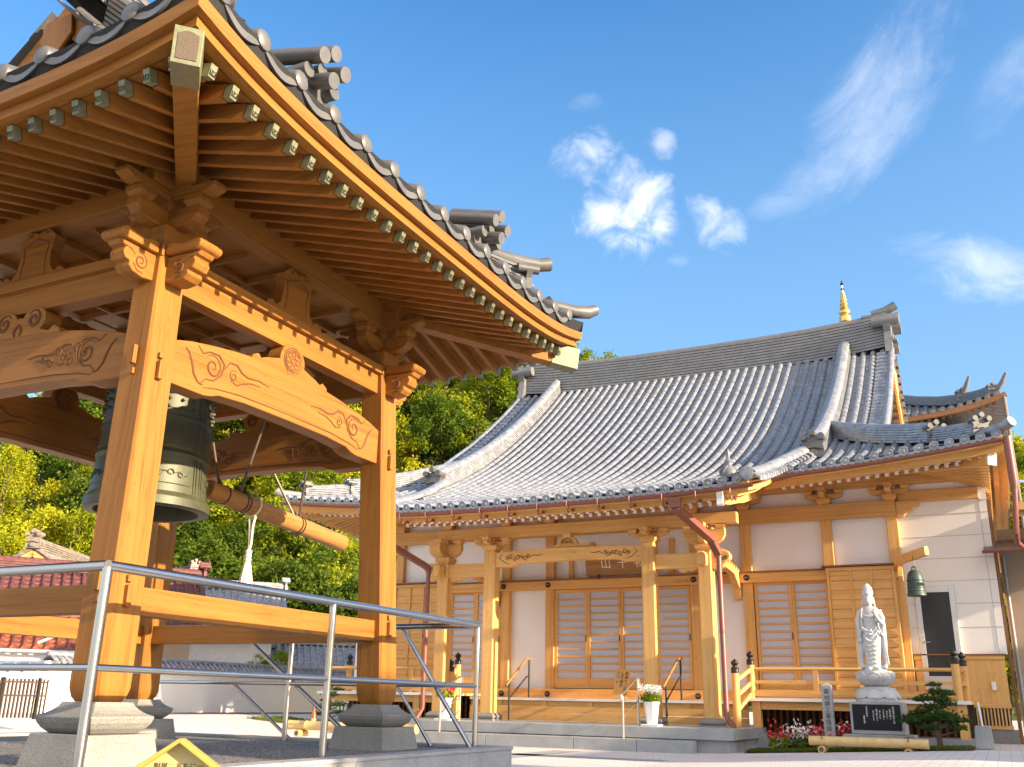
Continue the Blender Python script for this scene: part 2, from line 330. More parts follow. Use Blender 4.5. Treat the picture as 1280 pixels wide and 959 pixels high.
# ------------------------------------------------------------------ roof tiling
def tile_field(mb, P, rows, rng_s, course, r, mt=0, seg=.3, disc=True, sag=.035, step=.022, md=0, tile_w=None, disc_r=1.18, n=6, plain=False):
    """round tile rows over stepped pan tiles; P(x, s, dz) -> world; rng_s(x) -> (s0, s1)"""
    ext = [rng_s(x) for x in rows]
    for i, x in enumerate(rows):
        s0, s1 = ext[i]
        if s1 - s0 < .12: continue
        k = max(1, int(round((s1 - s0) / seg))); vs = []; fl = []
        for j in range(k):
            a0, a1 = s0 + (s1 - s0) * j / k, s0 + (s1 - s0) * (j + 1) / k
            for aa, rr in ((a0, r * 1.05), (a1, r * .97)):
                vs += [P(x + rr * math.cos(t), aa, rr * math.sin(t) + .01) for t in [math.pi * (q / n) for q in range(n + 1)]]
            b0 = j * 2 * (n + 1)
            fl += [(b0 + q, b0 + q + 1, b0 + n + 1 + q + 1, b0 + n + 1 + q) for q in range(n)]
        mb.add(vs, fl, mt)
        if disc:
            nn = 16; vs = []
            for sa, rr, dz in (((s0 + .06, r * disc_r, 0), (s0 - .02, r * disc_r, 0), (s0 - .03, r * disc_r * .94, 0), (s0 - .036, r * .75, 0), (s0 - .042, r * .4, 0), (s0 - .043, r * .1, 0)) if plain else ()) or ((s0 + .05, r * disc_r, 0), (s0 - .03, r * disc_r, 0), (s0 - .03, r * .88, 0), (s0 - .018, r * .82, 0), (s0 - .018, r * .5, 0), (s0 - .034, r * .32, 0)):
                vs += [P(x + rr * math.cos(t), sa, rr * math.sin(t) + .01) for t in [2 * math.pi * q / nn for q in range(nn)]]
            fl = [(q * nn + w, q * nn + (w + 1) % nn, (q + 1) * nn + (w + 1) % nn, (q + 1) * nn + w) for q in range(5) for w in range(nn)] + [tuple(range(5 * nn, 6 * nn))]
            mb.add(vs, fl, md)
    for i in range(len(rows) - 1):
        x0, x1 = rows[i], rows[i + 1]
        s0 = max(ext[i][0], ext[i + 1][0]); s1 = max(ext[i][1], ext[i + 1][1])
        if abs(ext[i][0] - ext[i + 1][0]) > 1: s0 = min(ext[i][0], ext[i + 1][0]) if False else s0
        if s1 - s0 < .1: continue
        k = max(1, int(round((s1 - s0) / course))); vs = []; fl = []; xm = .5 * (x0 + x1)
        for j in range(k):
            a0, a1 = s0 + (s1 - s0) * j / k, s0 + (s1 - s0) * (j + 1) / k
            for aa, dz in ((a0, step), (a1, 0.)):
                vs += [P(x0, aa, dz), P(.75 * x0 + .25 * x1, aa, dz - sag * .75), P(xm, aa, dz - sag), P(.25 * x0 + .75 * x1, aa, dz - sag * .75), P(x1, aa, dz)]
            b0 = j * 10
            fl += [(b0 + q, b0 + q + 1, b0 + 6 + q, b0 + 5 + q) for q in range(4)]
            if j: fl += [(b0 - 5 + q, b0 - 4 + q, b0 + q + 1, b0 + q) for q in range(4)]
        mb.add(vs, fl, mt)
        if disc and abs(ext[i][0] - ext[i + 1][0]) < .3:       # hanging crescent at the eave
            vs = []; nn = 8; h = tile_w or r * .62
            for q in range(nn + 1):
                t = q / nn; x = x0 + (x1 - x0) * t; zz = step - sag * 4 * t * (1 - t) - (sag * .8) * math.sin(math.pi * t)
                for ss, dz in ((s0 - .015, zz + .006), (s0 - .02, zz - h), (s0 + .05, zz - h)): vs.append(P(x, ss, dz))
            mb.add(vs, [(q * 3 + w, q * 3 + 3 + w, q * 3 + 4 + w, q * 3 + 1 + w) for q in range(nn) for w in range(2)], md)
def ridge_bar(mb, path, w, h, layers=5, mt=0, top_r=None):
    """stacked ridge: layered courses with a round cap along a path"""
    path = [Vector(p) for p in path]; k = len(path); top_r = top_r or w * .36
    prof = []
    for i in range(layers):
        z0, z1 = h * i / layers, h * (i + 1) / layers; ww = w / 2 * (1 - .16 * i / layers)
        prof += [(ww, z0), (ww, z1 - h / layers * .34), (ww - .035, z1 - h / layers * .34), (ww - .035, z1)]
    prof += [(top_r * math.cos(t), h + top_r * .85 * math.sin(t)) for t in [math.pi / 2 * q / 4 for q in range(5)]]
    full = [(x, z) for x, z in prof] + [(-x, z) for x, z in reversed(prof)]; n = len(full); vs = []
    for i, p in enumerate(path):
        d = (path[min(i + 1, k - 1)] - path[max(i - 1, 0)]); x = Vector((d.y, -d.x, 0)).normalized()
        vs += [p + x * q[0] + Vector((0, 0, q[1])) for q in full]
    fl = [(i * n + j, i * n + j + 1, (i + 1) * n + j + 1, (i + 1) * n + j) for i in range(k - 1) for j in range(n - 1)]
    fl += [tuple(range(n)), tuple(range((k - 1) * n, k * n))[::-1]]
    mb.add(vs, fl, mt)
def onigawara(mb, p, d, s, mt=0):
    """ornamental ridge-end tile: shield with stepped brow, scroll feet and three round rolls on top; faces direction d"""
    p, d = Vector(p), Vector(d).normalized(); x = Vector((-d.y, d.x, 0)); z = Vector((0, 0, 1))
    shield = [(-.5, 0), (-.42, .2), (-.36, .55), (-.46, .72), (-.3, .8), (0, .95), (.3, .8), (.46, .72), (.36, .55), (.42, .2), (.5, 0)]
    mb.prism([(q[0] * s, q[1] * s) for q in shield], p, x, z, d * .16 * s, mt)
    for k in range(3):
        pts = [(-.4 + k * .07, .3 + k * .02), (-.4 + k * .07, .36 + k * .02), (0, .62 - k * .08), (.4 - k * .07, .36 + k * .02), (.4 - k * .07, .3 + k * .02), (0, .55 - k * .08)]
        mb.prism([(q[0] * s, q[1] * s) for q in pts], p + d * .16 * s, x, z, d * .05 * s * (k + 1) * .7, mt)
    mb.tube([p + d * .16 * s + z * .2 * s, p + d * .28 * s + z * .2 * s], .13 * s, 10, mt)
    for dx, dz in ((-.34, .82), (0, 1.0), (.34, .82)):
        q = p + x * dx * s + z * dz * s
        mb.tube([q - d * .25 * s, q + d * .36 * s], .13 * s, 12, mt)
# ================================================================== ground
def gz(x, y):
    return (min(.2, max(0., (x + 4.6) * .05)) * min(1., max(0., (y - 6) / 6)) + min(.38, max(0., (-11.5 - x) * .076)) * min(1., max(0., (y - 6) / 6)))
def paver_mat():
    m, T, bs = new_mat('concrete_pavers'); co = obj_co(T)
    br = T.n('ShaderNodeTexBrick', i_Vector=co, i_Scale=1., offset=.5)
    br.inputs['Color1'].default_value = (.70, .63, .565, 1); br.inputs['Color2'].default_value = (.60, .555, .51, 1); br.inputs['Mortar'].default_value = (.27, .245, .225, 1)
    br.inputs['Brick Width'].default_value = .30; br.inputs['Row Height'].default_value = .15
    br.inputs['Mortar Size'].default_value = .007; br.inputs['Mortar Smooth'].default_value = .2
    n = T.n('ShaderNodeTexNoise', i_Vector=co, i_Scale=.45, i_Detail=6., i_Roughness=.6).outputs[0]
    n2 = T.n('ShaderNodeTexNoise', i_Vector=co, i_Scale=70., i_Detail=3.).outputs[0]
    c2 = T.mix(1., br.outputs[0], T.ramp(n, [(.3, (.82, .83, .85)), (.7, (1.1, 1.07, 1.04))]), 'MULTIPLY')
    T.l(T.mix(.22, c2, T.ramp(n2, [(.3, (.56, .52, .48)), (.7, (.78, .72, .66))]), 'MIX'), bs.inputs['Base Color'])
    bs.inputs['Roughness'].default_value = .8; bump(T, bs, br.outputs['Fac'], -.25, .004)
    return m
PAVER = paver_mat()
xs = np.concatenate([np.linspace(-420, -18, 12), np.linspace(-17.5, 6, 48), np.linspace(8, 420, 12)])
ys = np.concatenate([np.linspace(-200, 5, 10), np.linspace(6, 13, 8), np.linspace(20, 420, 12)])
vs = [(x, y, gz(x, y)) for x in xs for y in ys]; ny = len(ys)
mb = MB(); mb.add(vs, [(i * ny + j, (i + 1) * ny + j, (i + 1) * ny + j + 1, i * ny + j + 1) for i in range(len(xs) - 1) for j in range(ny - 1)])
struct(mb.build('ground', PAVER))
BAND = speck('grey_paving_band', (.36, .35, .34), (.28, .28, .28), (.45, .44, .43), 90., .8)
mb = MB()
for p0, p1, w in (((-3.2, 14.6), (-14, 14.6), .45), ((-6.9, 10.5), (-6.9, 16.3), .5)):
    d = (Vector(p1) - Vector(p0)).normalized(); q = Vector((-d.y, d.x)) * w / 2
    mb.add([(*(Vector(p0) - q), .004), (*(Vector(p1) - q), .004), (*(Vector(p1) + q), .004), (*(Vector(p0) + q), .004)], [(0, 1, 2, 3)] if True else [])
struct(mb.build('paving_band', BAND))

# ================================================================== bell tower
TX, TY, ZP = -6.745, 6.2, .37
def gravel_mat():
    m, T, bs = new_mat('washed_gravel'); co = obj_co(T)
    vo = T.n('ShaderNodeTexVoronoi', i_Vector=co, i_Scale=62.)
    sep = T.n('ShaderNodeSeparateColor', i_0=vo.outputs['Color']).outputs[0]
    T.l(T.ramp(sep, [(.0, (.035, .035, .038)), (.35, (.10, .098, .095)), (.65, (.19, .18, .165)), (1., (.42, .39, .35))]), bs.inputs['Base Color'])
    bs.inputs['Roughness'].default_value = .75; bump(T, bs, vo.outputs['Distance'], -.8, .012)
    return m
GRAVEL = gravel_mat()
plat = thing('bell_tower_platform', 'granite edged platform with washed gravel top under the bell tower', 'platform', (TX, TY, 0))
PX0, PX1, PY0, PY1 = TX - 2.6, -4.27, TY - 2.6, 8.72
mb = MB(); mb.box(PX0 + .15, PX1 - .15, PY0 + .15, PY1 - .15, 0, ZP - .006, 0); mb.build('gravel_top', GRAVEL, plat)
mb = MB()
def kerb_run(p0, p1, n, w=.17):
    p0, p1 = Vector(p0), Vector(p1); d = (p1 - p0) / n
    for i in range(n):
        a_, b_ = p0 + d * i + d.normalized() * .002, p0 + d * (i + 1) - d.normalized() * .002
        mb.bar((*a_, .19), (*b_, .19), w, .38, mat=0)
        mb.bar((*a_, .378), (*b_, .378), w + .03, .03, mat=0)
kerb_run((PX1 - .085, PY0), (PX1 - .085, PY1), 6); kerb_run((PX0, PY1 - .085), (PX1 - .175, PY1 - .085), 6)
kerb_run((PX0 + .085, PY0), (PX0 + .085, PY1 - .175), 6); kerb_run((PX0 + .175, PY0 + .085), (PX1 - .175, PY0 + .085), 6)
mb.build('granite_edge', GRANITE_B, plat, bevel=.006)

tower = thing('bell_tower', 'open timber bell tower with carved beams and curved grey tiled roof', 'bell tower', (TX, TY, ZP))
PW = .28
AX = {'r': (-5.24, -5.34), 'l': (-8.25, -8.15)}; AY = {'n': (4.62, 4.70), 'f': (7.81, 7.65)}
def axis_at(key, z):
    t = (z - .75) / 3.2; aa = (AX if key in 'rl' else AY)[key]
    return aa[0] + (aa[1] - aa[0]) * t
def px(k, z): return axis_at(k, z)
def curve_groove(mb, pts, o, ax, ay, r=.006, mat=0, lift=.001):
    o, ax, ay = Vector(o), Vector(ax), Vector(ay)
    k = len(pts); rr = [r * (.35 + .65 * math.sin(math.pi * min(1, max(0, (i + .6) / k)))) for i in range(k)]
    mb.tube([o + ax * p[0] + ay * p[1] for p in pts], rr, 6, mat)
for kx in 'rl':
    for ky in 'nf':
        mb = MB(); secs = []
        for z, w in ((.745, PW - .07), (.775, PW - .03), (.83, PW - .002), (.90, PW), (3.95, PW - .02)):
            cx_, cy_ = px(kx, z), px(ky, z); h = w / 2; ch = .018
            secs.append([(cx_ + sx, cy_ + sy, z) for sx, sy in ((-h + ch, -h), (h - ch, -h), (h, -h + ch), (h, h - ch), (h - ch, h), (-h + ch, h), (-h, h - ch), (-h, -h + ch))])
        vs = [p for q in secs for p in q]
        fl = [(i * 8 + j, i * 8 + (j + 1) % 8, i * 8 + 8 + (j + 1) % 8, i * 8 + 8 + j) for i in range(4) for j in range(8)] + [tuple(range(7, -1, -1)), tuple(range(32, 40))]
        mb.add(vs, fl, 2); pil = mb.build('pillar', WT, tower, smooth=True, angle=30)
        # wedge pegs on the outward and sideways faces
        ox = 1 if kx == 'r' else -1; oy = -1 if ky == 'n' else 1
        for z in (1.42, 3.02):
            fx = px(kx, z) + ox * PW / 2; yy = px(ky, z) - .02
            mb = MB(); mb.box(min(fx, fx + ox * .035), max(fx, fx + ox * .035), yy - .022, yy + .022, z - .075, z + .065, 2); mb.build('wedge', WT, pil, bevel=.004)
            mb = MB(); mb.box(min(fx, fx + ox * .02), max(fx, fx + ox * .02), yy - .02, yy + .02, z + .085, z + .13, 2); mb.build('peg', WT, pil, bevel=.004)
            fy = px(ky, z) + oy * PW / 2; xx = px(kx, z) + ox * .02
            mb = MB(); mb.box(xx - .022, xx + .022, min(fy, fy + oy * .035), max(fy, fy + oy * .035), z + .02, z + .16, 2); mb.build('wedge', WT, pil, bevel=.004)
            mb = MB(); mb.box(xx - .02, xx + .02, min(fy, fy + oy * .02), max(fy, fy + oy * .02), z - .055, z - .01, 2); mb.build('peg', WT, pil, bevel=.004)
        mb = MB(); cx_, cy_ = px(kx, .75), px(ky, .75); q2 = math.sqrt(2)
        mb.lathe([(.15 * q2, .748), (.165 * q2, .722), (.185 * q2, .70), (.215 * q2, .678), (.25 * q2, .662), (.252 * q2, .652), (.243 * q2, .622), (.222 * q2, .59), (.19 * q2, .562), (.175 * q2, .556)][::-1], (cx_, cy_, 0), 4)
        sb = mb.build('stone_base', GRANITE, tower, bevel=.004)
        mb = MB(); mb.lathe([(.30 * q2, .34), (.262 * q2, .556)], (cx_, cy_, 0), 4); mb.build('plinth_block', GRANITE, sb, bevel=.006)

def span_pts(side, z):
    """ends of a beam between two pillars on one side: (p0, p1, along, out)"""
    if side in ('r', 'l'):
        x = px(side, z); o = Vector((1 if side == 'r' else -1, 0, 0))
        return Vector((x, px('n', z) + PW / 2, z)), Vector((x, px('f', z) - PW / 2, z)), Vector((0, 1, 0)), o
    y = px(side, z); o = Vector((0, -1 if side == 'n' else 1, 0))
    return Vector((px('l', z) + PW / 2, y, z)), Vector((px('r', z) - PW / 2, y, z)), Vector((1, 0, 0)), o
Z3 = Vector((0, 0, 1))
for side in 'rnlf':
    gi = 1 if side in 'rl' else 0
    p0, p1, al, out = span_pts(side, 1.40)
    mb = MB(); mb.bar(p0 - al * .03, p1 + al * .03, .13, .19); mb.build('tie_beam', WT, tower, bevel=.006)
    # rainbow beam
    p0, p1, al, out = span_pts(side, 3.15); L = (p1 - p0).length; p0 = Vector((p0.x, p0.y, 0))
    top = [(L * t, 3.32 + .17 * math.sin(math.pi * t) ** .8) for t in [i / 16 for i in range(17)]]
    bot = [(L, 2.985), (L * .87, 2.985), (L * .84, 3.0), (L * .81, 3.03)] + [(L * t, 3.035 + .02 * math.sin(math.pi * t)) for t in (.7, .5, .3)] + [(L * .19, 3.03), (L * .16, 3.0), (L * .13, 2.985), (0, 2.985)]
    mb = MB(); th = .17; mb.prism(top + bot, p0 - out * th / 2, al, Z3, out * th, gi)
    kb = mb.build('rainbow_beam', WT, tower, bevel=.008)
    # carved scrolls, groove line along the lower edge
    mb = MB()
    for sgn in (1, -1):
        if sgn < 0 and side in 'nf' and False: continue
        for face in (1, -1):
            o = p0 + out * (th / 2 + .0005) * face
            def M(pts): return [(x if sgn > 0 else L - x, z) for x, z in pts]
            curve_groove(mb, M([(.12, 3.30), (.16, 3.27), (.20, 3.20), (.23, 3.12), (.28, 3.07), (.33, 3.06)]), o, al, Z3, .011)
            curve_groove(mb, M(spiral(.42, 3.235, .10, 1.6, 2.4, -1)), o, al, Z3, .010)
            curve_groove(mb, M([(.24, 3.36), (.30, 3.31), (.37, 3.345), (.47, 3.35), (.54, 3.29), (.52, 3.20), (.44, 3.13), (.36, 3.12), (.30, 3.06)]), o, al, Z3, .010)
            curve_groove(mb, M([(.54, 3.25), (.60, 3.33), (.68, 3.335), (.74, 3.29), (.82, 3.27), (.95, 3.285), (1.08, 3.27)]), o, al, Z3, .010)
            curve_groove(mb, M(spiral(.655, 3.235, .05, 1.4, 1.0, 1)), o, al, Z3, .008)
            curve_groove(mb, M([(.62, 3.19), (.70, 3.17), (.78, 3.21), (.86, 3.235), (.98, 3.24)]), o, al, Z3, .008)
            curve_groove(mb, M([(.34, 3.045), (.48, 3.075), (.75, 3.10), (1.1, 3.105), (L / 2, 3.105)]), o, al, Z3, .007)
            if side in 'nf':
                for q in range(7): curve_groove(mb, M(spiral(.45 + q * .075, 3.24 + .05 * math.sin(q * 2.1), .035 + .01 * (q % 3), 1.3, q, 1 if q % 2 else -1)), o, al, Z3, .008)
    mb.build('carving', GROOVE, kb, smooth=True)
    # frog-leg strut with medallion above the rainbow beam
    pm = Vector((*(p0 + al * L / 2).xy, 0))
    mb = MB(); tw = .15
    if side in 'rl':
        sh = [(-.52, 3.45), (-.50, 3.50), (-.44, 3.53), (-.40, 3.50), (-.33, 3.53), (-.25, 3.55)] + [(.165 * math.cos(t), 3.60 + .15 * math.sin(t)) for t in [math.pi * (1.05 - q / 14 * 1.1) for q in range(15)]] + [(.25, 3.55), (.33, 3.53), (.40, 3.50), (.44, 3.53), (.50, 3.50), (.52, 3.45)]
        mb.prism(sh, pm - out * tw / 2, al, Z3, out * tw, gi); ms = mb.build('medallion_strut', WT, tower, bevel=.006)
    else:
        sh = [(-.5, 3.45), (-.49, 3.5), (-.42, 3.54), (-.36, 3.5), (-.30, 3.52)] + [(-.17 + .14 * math.cos(t), 3.62 + .11 * math.sin(t)) for t in [math.pi * (1.3 - q / 8 * 1.2) for q in range(9)]] + [(0, 3.66)] + [(.17 + .14 * math.cos(t), 3.62 + .11 * math.sin(t)) for t in [math.pi * (.9 - q / 8 * 1.2) for q in range(9)]] + [(.30, 3.52), (.36, 3.5), (.42, 3.54), (.49, 3.5), (.5, 3.45)]
        mb.prism(sh, pm - out * tw / 2, al, Z3, out * tw, gi); ms = mb.build('scroll_strut', WT, tower, bevel=.006)
    mb = MB()
    for face in (1, -1):
        o = pm + out * (tw / 2 + .001) * face
        if side in 'rl':
            for rr in (.118, .098): curve_groove(mb, [(rr * math.cos(2 * math.pi * q / 24), 3.60 + rr * math.sin(2 * math.pi * q / 24)) for q in range(25)], o, al, Z3, .007)
            for q in range(9):
                t = 2 * math.pi * q / 8; rr = .062 if q < 8 else 0
                cx_, cz_ = rr * math.cos(t), 3.60 + rr * math.sin(t)
                curve_groove(mb, [(cx_ + .024 * math.cos(2 * math.pi * w / 8), cz_ + .024 * math.sin(2 * math.pi * w / 8)) for w in range(9)], o, al, Z3, .006)
        else:
            for sg in (-1, 1):
                curve_groove(mb, [(sg * q[0], q[1]) for q in spiral(.175, 3.625, .085, 1.5, 2.5, -1)], o, al, Z3, .016)
                curve_groove(mb, [(sg * .03, 3.50), (sg * .045, 3.54), (sg * .02, 3.575), (0, 3.60)], o, al, Z3, .014)
    mb.build('carving', GROOVE, ms, smooth=True)
    # head tie beam and plate above
    p0, p1, al, out = span_pts(side, 3.81)
    mb = MB(); mb.bar(p0 - al * .02, p1 + al * .02, .14, .20); mb.build('head_beam', WT, tower, bevel=.005)
    p0, p1, al, out = span_pts(side, 3.95); ee = .13 if gi else -.145
    mb = MB(); mb.bar(p0 - al * ee, p1 + al * ee, .25, .085); mb.build('plate_beam', WT, tower, bevel=.006)
    # eave purlin
    p0, p1, al, out = span_pts(side, 4.62); ex = .42
    z_ = 4.62 if gi else 4.60
    mb = MB(); mb.bar(Vector((*p0.xy, z_)) - al * ex, Vector((*p1.xy, z_)) + al * ex, .19, .26); mb.build('eave_purlin', WT, tower, bevel=.006)
    # strut with shield panel in the middle, between plate and purlin
    mb = MB(); sh = [(-.40, 4.0), (-.40, 4.045), (-.33, 4.075), (-.27, 4.045), (-.21, 4.10), (-.19, 4.22), (-.22, 4.33), (-.12, 4.40), (0, 4.37), (.12, 4.40), (.22, 4.33), (.19, 4.22), (.21, 4.10), (.27, 4.045), (.33, 4.075), (.40, 4.045), (.40, 4.0)]
    mb.prism([(q[0] * .95, 3.995 + (q[1] - 4.0) * 1.18) for q in sh], pm - out * .05, al, Z3, out * .10, gi); fs = mb.build('frog_leg_strut', WT, tower, bevel=.005)
    mb = MB()
    for face in (1, -1):
        curve_groove(mb, [(-.15, 4.04), (-.13, 4.2), (-.15, 4.32), (0, 4.38), (.15, 4.32), (.13, 4.2), (.15, 4.04)], pm + out * .051 * face, al, Z3, .007)
        for sg in (-1, 1): curve_groove(mb, [(sg * q[0], q[1]) for q in spiral(.10, 4.43, .035, 1.2, 0, 1)], pm + out * .051 * face, al, Z3, .006)
    mb.build('carving', GROOVE, fs, smooth=True)

# carved nosings on every pillar head, brackets above
NOSE = [(0, 3.70), (.10, 3.685), (.19, 3.70), (.235, 3.735), (.225, 3.765), (.27, 3.775), (.295, 3.82), (.275, 3.865), (.31, 3.875), (.335, 3.905), (0, 3.905)]
def boat_arm(mb, c, al, L, z0, h, w, gi):
    al = Vector(al); sd = Vector((-al.y, al.x, 0)); c = Vector((c[0], c[1], 0))
    pts = [(-L, z0 + h), (-L, z0 + h * .55), (-L * .86, z0 + h * .22), (-L * .6, z0), (L * .6, z0), (L * .86, z0 + h * .22), (L, z0 + h * .55), (L, z0 + h)]
    mb.prism(pts, c - sd * w / 2, al, Z3, sd * w, gi)
def small_block(mb, c, z0, w, h):
    c = Vector((c[0], c[1], 0)); mb.lathe([(w * .34 * 1.414, z0), (w * .5 * 1.414, z0 + h * .5), (w * .5 * 1.414, z0 + h)], c, 4, 2)
for kx in 'rl':
    for ky in 'nf':
        cx_, cy_ = px(kx, 3.9), px(ky, 3.9); ox = 1 if kx == 'r' else -1; oy = -1 if ky == 'n' else 1
        for d, gi in ((Vector((ox, 0, 0)), 0), (Vector((0, oy, 0)), 1)):
            sd = Vector((-d.y, d.x, 0)); o = Vector((cx_, cy_, 0)) + d * (PW / 2 - .012)
            mb = MB(); mb.prism(NOSE, o - sd * .075, d, Z3, sd * .15, gi); ns = mb.build('nosing', WT, tower, bevel=.01)
            mb = MB()
            for face in (1, -1):
                oo = o + sd * (.0755 * face)
                curve_groove(mb, spiral(.135, 3.80, .065, 1.7, 1.2, 1), oo, d, Z3, .008)
                curve_groove(mb, [(.20, 3.765), (.16, 3.72), (.10, 3.715)], oo, d, Z3, .006)
                curve_groove(mb, [(.19, 3.83), (.235, 3.86), (.28, 3.868)], oo, d, Z3, .006)
            mb.build('nosing_carving', GROOVE, ns, smooth=True)
            # rounded plate-beam end above the nosing
            mb = MB(); pts = [(0, 3.91), (.30, 3.91), (.335, 3.925), (.35, 3.955), (.335, 3.985), (.30, 3.999), (.22, 3.985), (.14, 3.97), (.07, 3.995), (0, 3.998)]
            mb.prism(pts, Vector((cx_, cy_, 0)) + d * (PW / 2 + .005) - sd * .115, d, Z3, sd * .23, gi); mb.build('plate_end', WT, tower, bevel=.012)
        mb = MB(); mb.box(cx_ - .135, cx_ + .135, cy_ - .135, cy_ + .135, 3.90, 3.996, 2)
        small_block(mb, (cx_, cy_), 3.998, .27, .16)
        boat_arm(mb, (cx_, cy_), (1, 0, 0), .36, 4.16, .15, .12, 0); boat_arm(mb, (cx_, cy_), (0, 1, 0), .36, 4.162, .15, .12, 1)
        for ddx, ddy in ((.29, 0), (-.29, 0), (0, .29), (0, -.29), (0, 0)): small_block(mb, (cx_ + ddx, cy_ + ddy), 4.312, .16, .09)
        boat_arm(mb, (cx_, cy_), (1, 0, 0), .50, 4.402, .085, .13, 0); boat_arm(mb, (cx_, cy_), (0, 1, 0), .50, 4.404, .085, .13, 1)
        mb.build('bracket', WT, tower, bevel=.005)

# coffered ceiling
mb = MB(); mb.box(-8.05, -5.44, 4.80, 7.55, 4.50, 4.515, 0); ce = mb.build('ceiling', WT, tower)
mb = MB()
for k in range(1, 6):
    x = -8.05 + 2.61 * k / 6; mb.box(x - .02, x + .02, 4.80, 7.55, 4.44, 4.4985, 1)
    y = 4.80 + 2.75 * k / 6; mb.box(-8.05, -5.44, y - .02, y + .02, 4.441, 4.4982, 0)
mb.build('ceiling_lattice', WT, ce)

# eaves: generic local frame per side: P(p, s, z): p along the eave from the middle, s inward from the eave line
EX, EY = 3.03, 2.95
def tw_lift(p, a): return .20 * (min(1, abs(p) / a)) ** 4
SIDES = {'r': (Vector((1, 0, 0)), Vector((0, 1, 0)), EX, EY), 'l': (Vector((-1, 0, 0)), Vector((0, -1, 0)), EX, EY),
         'n': (Vector((0, -1, 0)), Vector((1, 0, 0)), EY, EX), 'f': (Vector((0, 1, 0)), Vector((-1, 0, 0)), EY, EX)}
def SP(side, p, s, z):
    o, al, e, a_ = SIDES[side]; q = Vector((TX, TY, 0)) + o * (e - s) + al * p; return Vector((q.x, q.y, z))
def rz(p, a_, s): return 4.30 + tw_lift(p, a_) * .85 * max(0, 1 - s / 1.6) + .30 * max(0, s - .13)
for side in 'rnlf':
    o, al, e, a_ = SIDES[side]; gi = 0 if side in 'rl' else 1
    nr = 28 if side in 'rn' else 26
    for i in range(nr):
        p = -a_ + .30 + (2 * a_ - .60) * i / (nr - 1)
        s1 = min(1.72, a_ - abs(p) - .05)
        if s1 < .26: s1 = .26
        mb = MB(); mb.bar(SP(side, p, .20, rz(p, a_, .20)), SP(side, p, s1, rz(p, a_, s1)), .05, .105); rf = mb.build('rafter', WT, tower)
        mb = MB(); q0, q1 = SP(side, p, .13, rz(p, a_, .13)), SP(side, p, .19, rz(p, a_, .19)); mb.bar(q0, q1, .054, .088, mat=0)
        if side in 'rn':
            n_ = o; x_ = al
            for (u0, u1, w0, w1) in ((-.02, .02, .024, .03), (-.02, .02, -.03, -.024), (-.024, -.018, -.03, .03), (.018, .024, -.03, .03), (-.008, .012, -.003, .003), (-.008, -.002, -.016, .014)):
                c_ = q0; mb.add([c_ + x_ * uu + Z3 * ww + n_ * nn for nn in (0, .0025) for uu, ww in ((u0, w0), (u1, w0), (u1, w1), (u0, w1))], [(4, 5, 6, 7), (0, 1, 5, 4), (1, 2, 6, 5), (2, 3, 7, 6), (3, 0, 4, 7)], 1)
        mb.build('rafter_cap', [VERDI, BLACK], rf)
    # boards over the rafters
    mb = MB(); mb.grid(lambda uu, vv: SP(side, (-1 + 2 * uu) * (a_ - .12 - 1.7 * vv), .14 + 1.7 * vv, rz((-1 + 2 * uu) * a_, a_, 1.7 * vv + .14) + .046), 24, 4, gi)
    mb.build('eave_boards', WT, tower)
    # two fascia boards with curved-up ends
    N = 30
    for nm, s0, s1, z0, z1 in (('fascia_board', .055, .15, 4.352, 4.422), ('upper_fascia_board', -.0, .14, 4.424, 4.508)):
        mb = MB(); vs = []
        for i in range(N + 1):
            t = -1 + 2 * i / N
            for ss, zz in ((s0, z0), (s0 - (.0 if nm == 'fascia_board' else .012), z1), (s1, z1), (s1, z0)):
                p = t * (a_ - ss); vs.append(SP(side, p, ss, zz + tw_lift(p, a_)))
        mb.add(vs, [(i * 4 + j, i * 4 + (j + 1) % 4, i * 4 + 4 + (j + 1) % 4, i * 4 + 4 + j) for i in range(N) for j in range(4)], 1 if side in 'rl' else 0)
        mb.build(nm, WT, tower, smooth=True, angle=30)
    mb = MB(); mb.grid(lambda uu, vv: SP(side, (-1 + 2 * uu) * (a_ + .02), .022 - .045 * vv, 4.509 + .125 * vv + tw_lift((-1 + 2 * uu) * a_, a_)), 30, 1)
    mb.build('mortar_bed', MORTAR, tower)
# hip rafters with metal caps
for kx in (1, -1):
    for ky in (1, -1):
        q0 = Vector((TX + kx * (EX - .10), TY + ky * (EY - .06), 4.375)); q1 = Vector((TX + kx * (EX - 1.65), TY + ky * (EY - 1.61), 4.66)); d = (q1 - q0).normalized()
        mb = MB(); mb.bar(q0 + d * .2, q1, .15, .22, mat=0); hr = mb.build('hip_rafter', WT, tower, bevel=.006)
        mb = MB(); mb.bar(q0 - d * .06, q0 + d * .24, .165, .235, mat=0)
        x_ = d.cross(Z3).normalized(); y_ = x_.cross(d)
        mb.prism([(-.06, -.09), (.06, -.09), (.06, .07), (.02, .088), (0, .092), (-.02, .088), (-.06, .07)], q0 - d * .0605, x_, y_, -d * .004, 1)
        mb.build('hip_rafter_cap', [VERDI, flat('cap_mesh_panel', (.10, .070, .045), .6, var=.5, scale=160., bmp=.6, bscale=260.)], hr, bevel=.006)

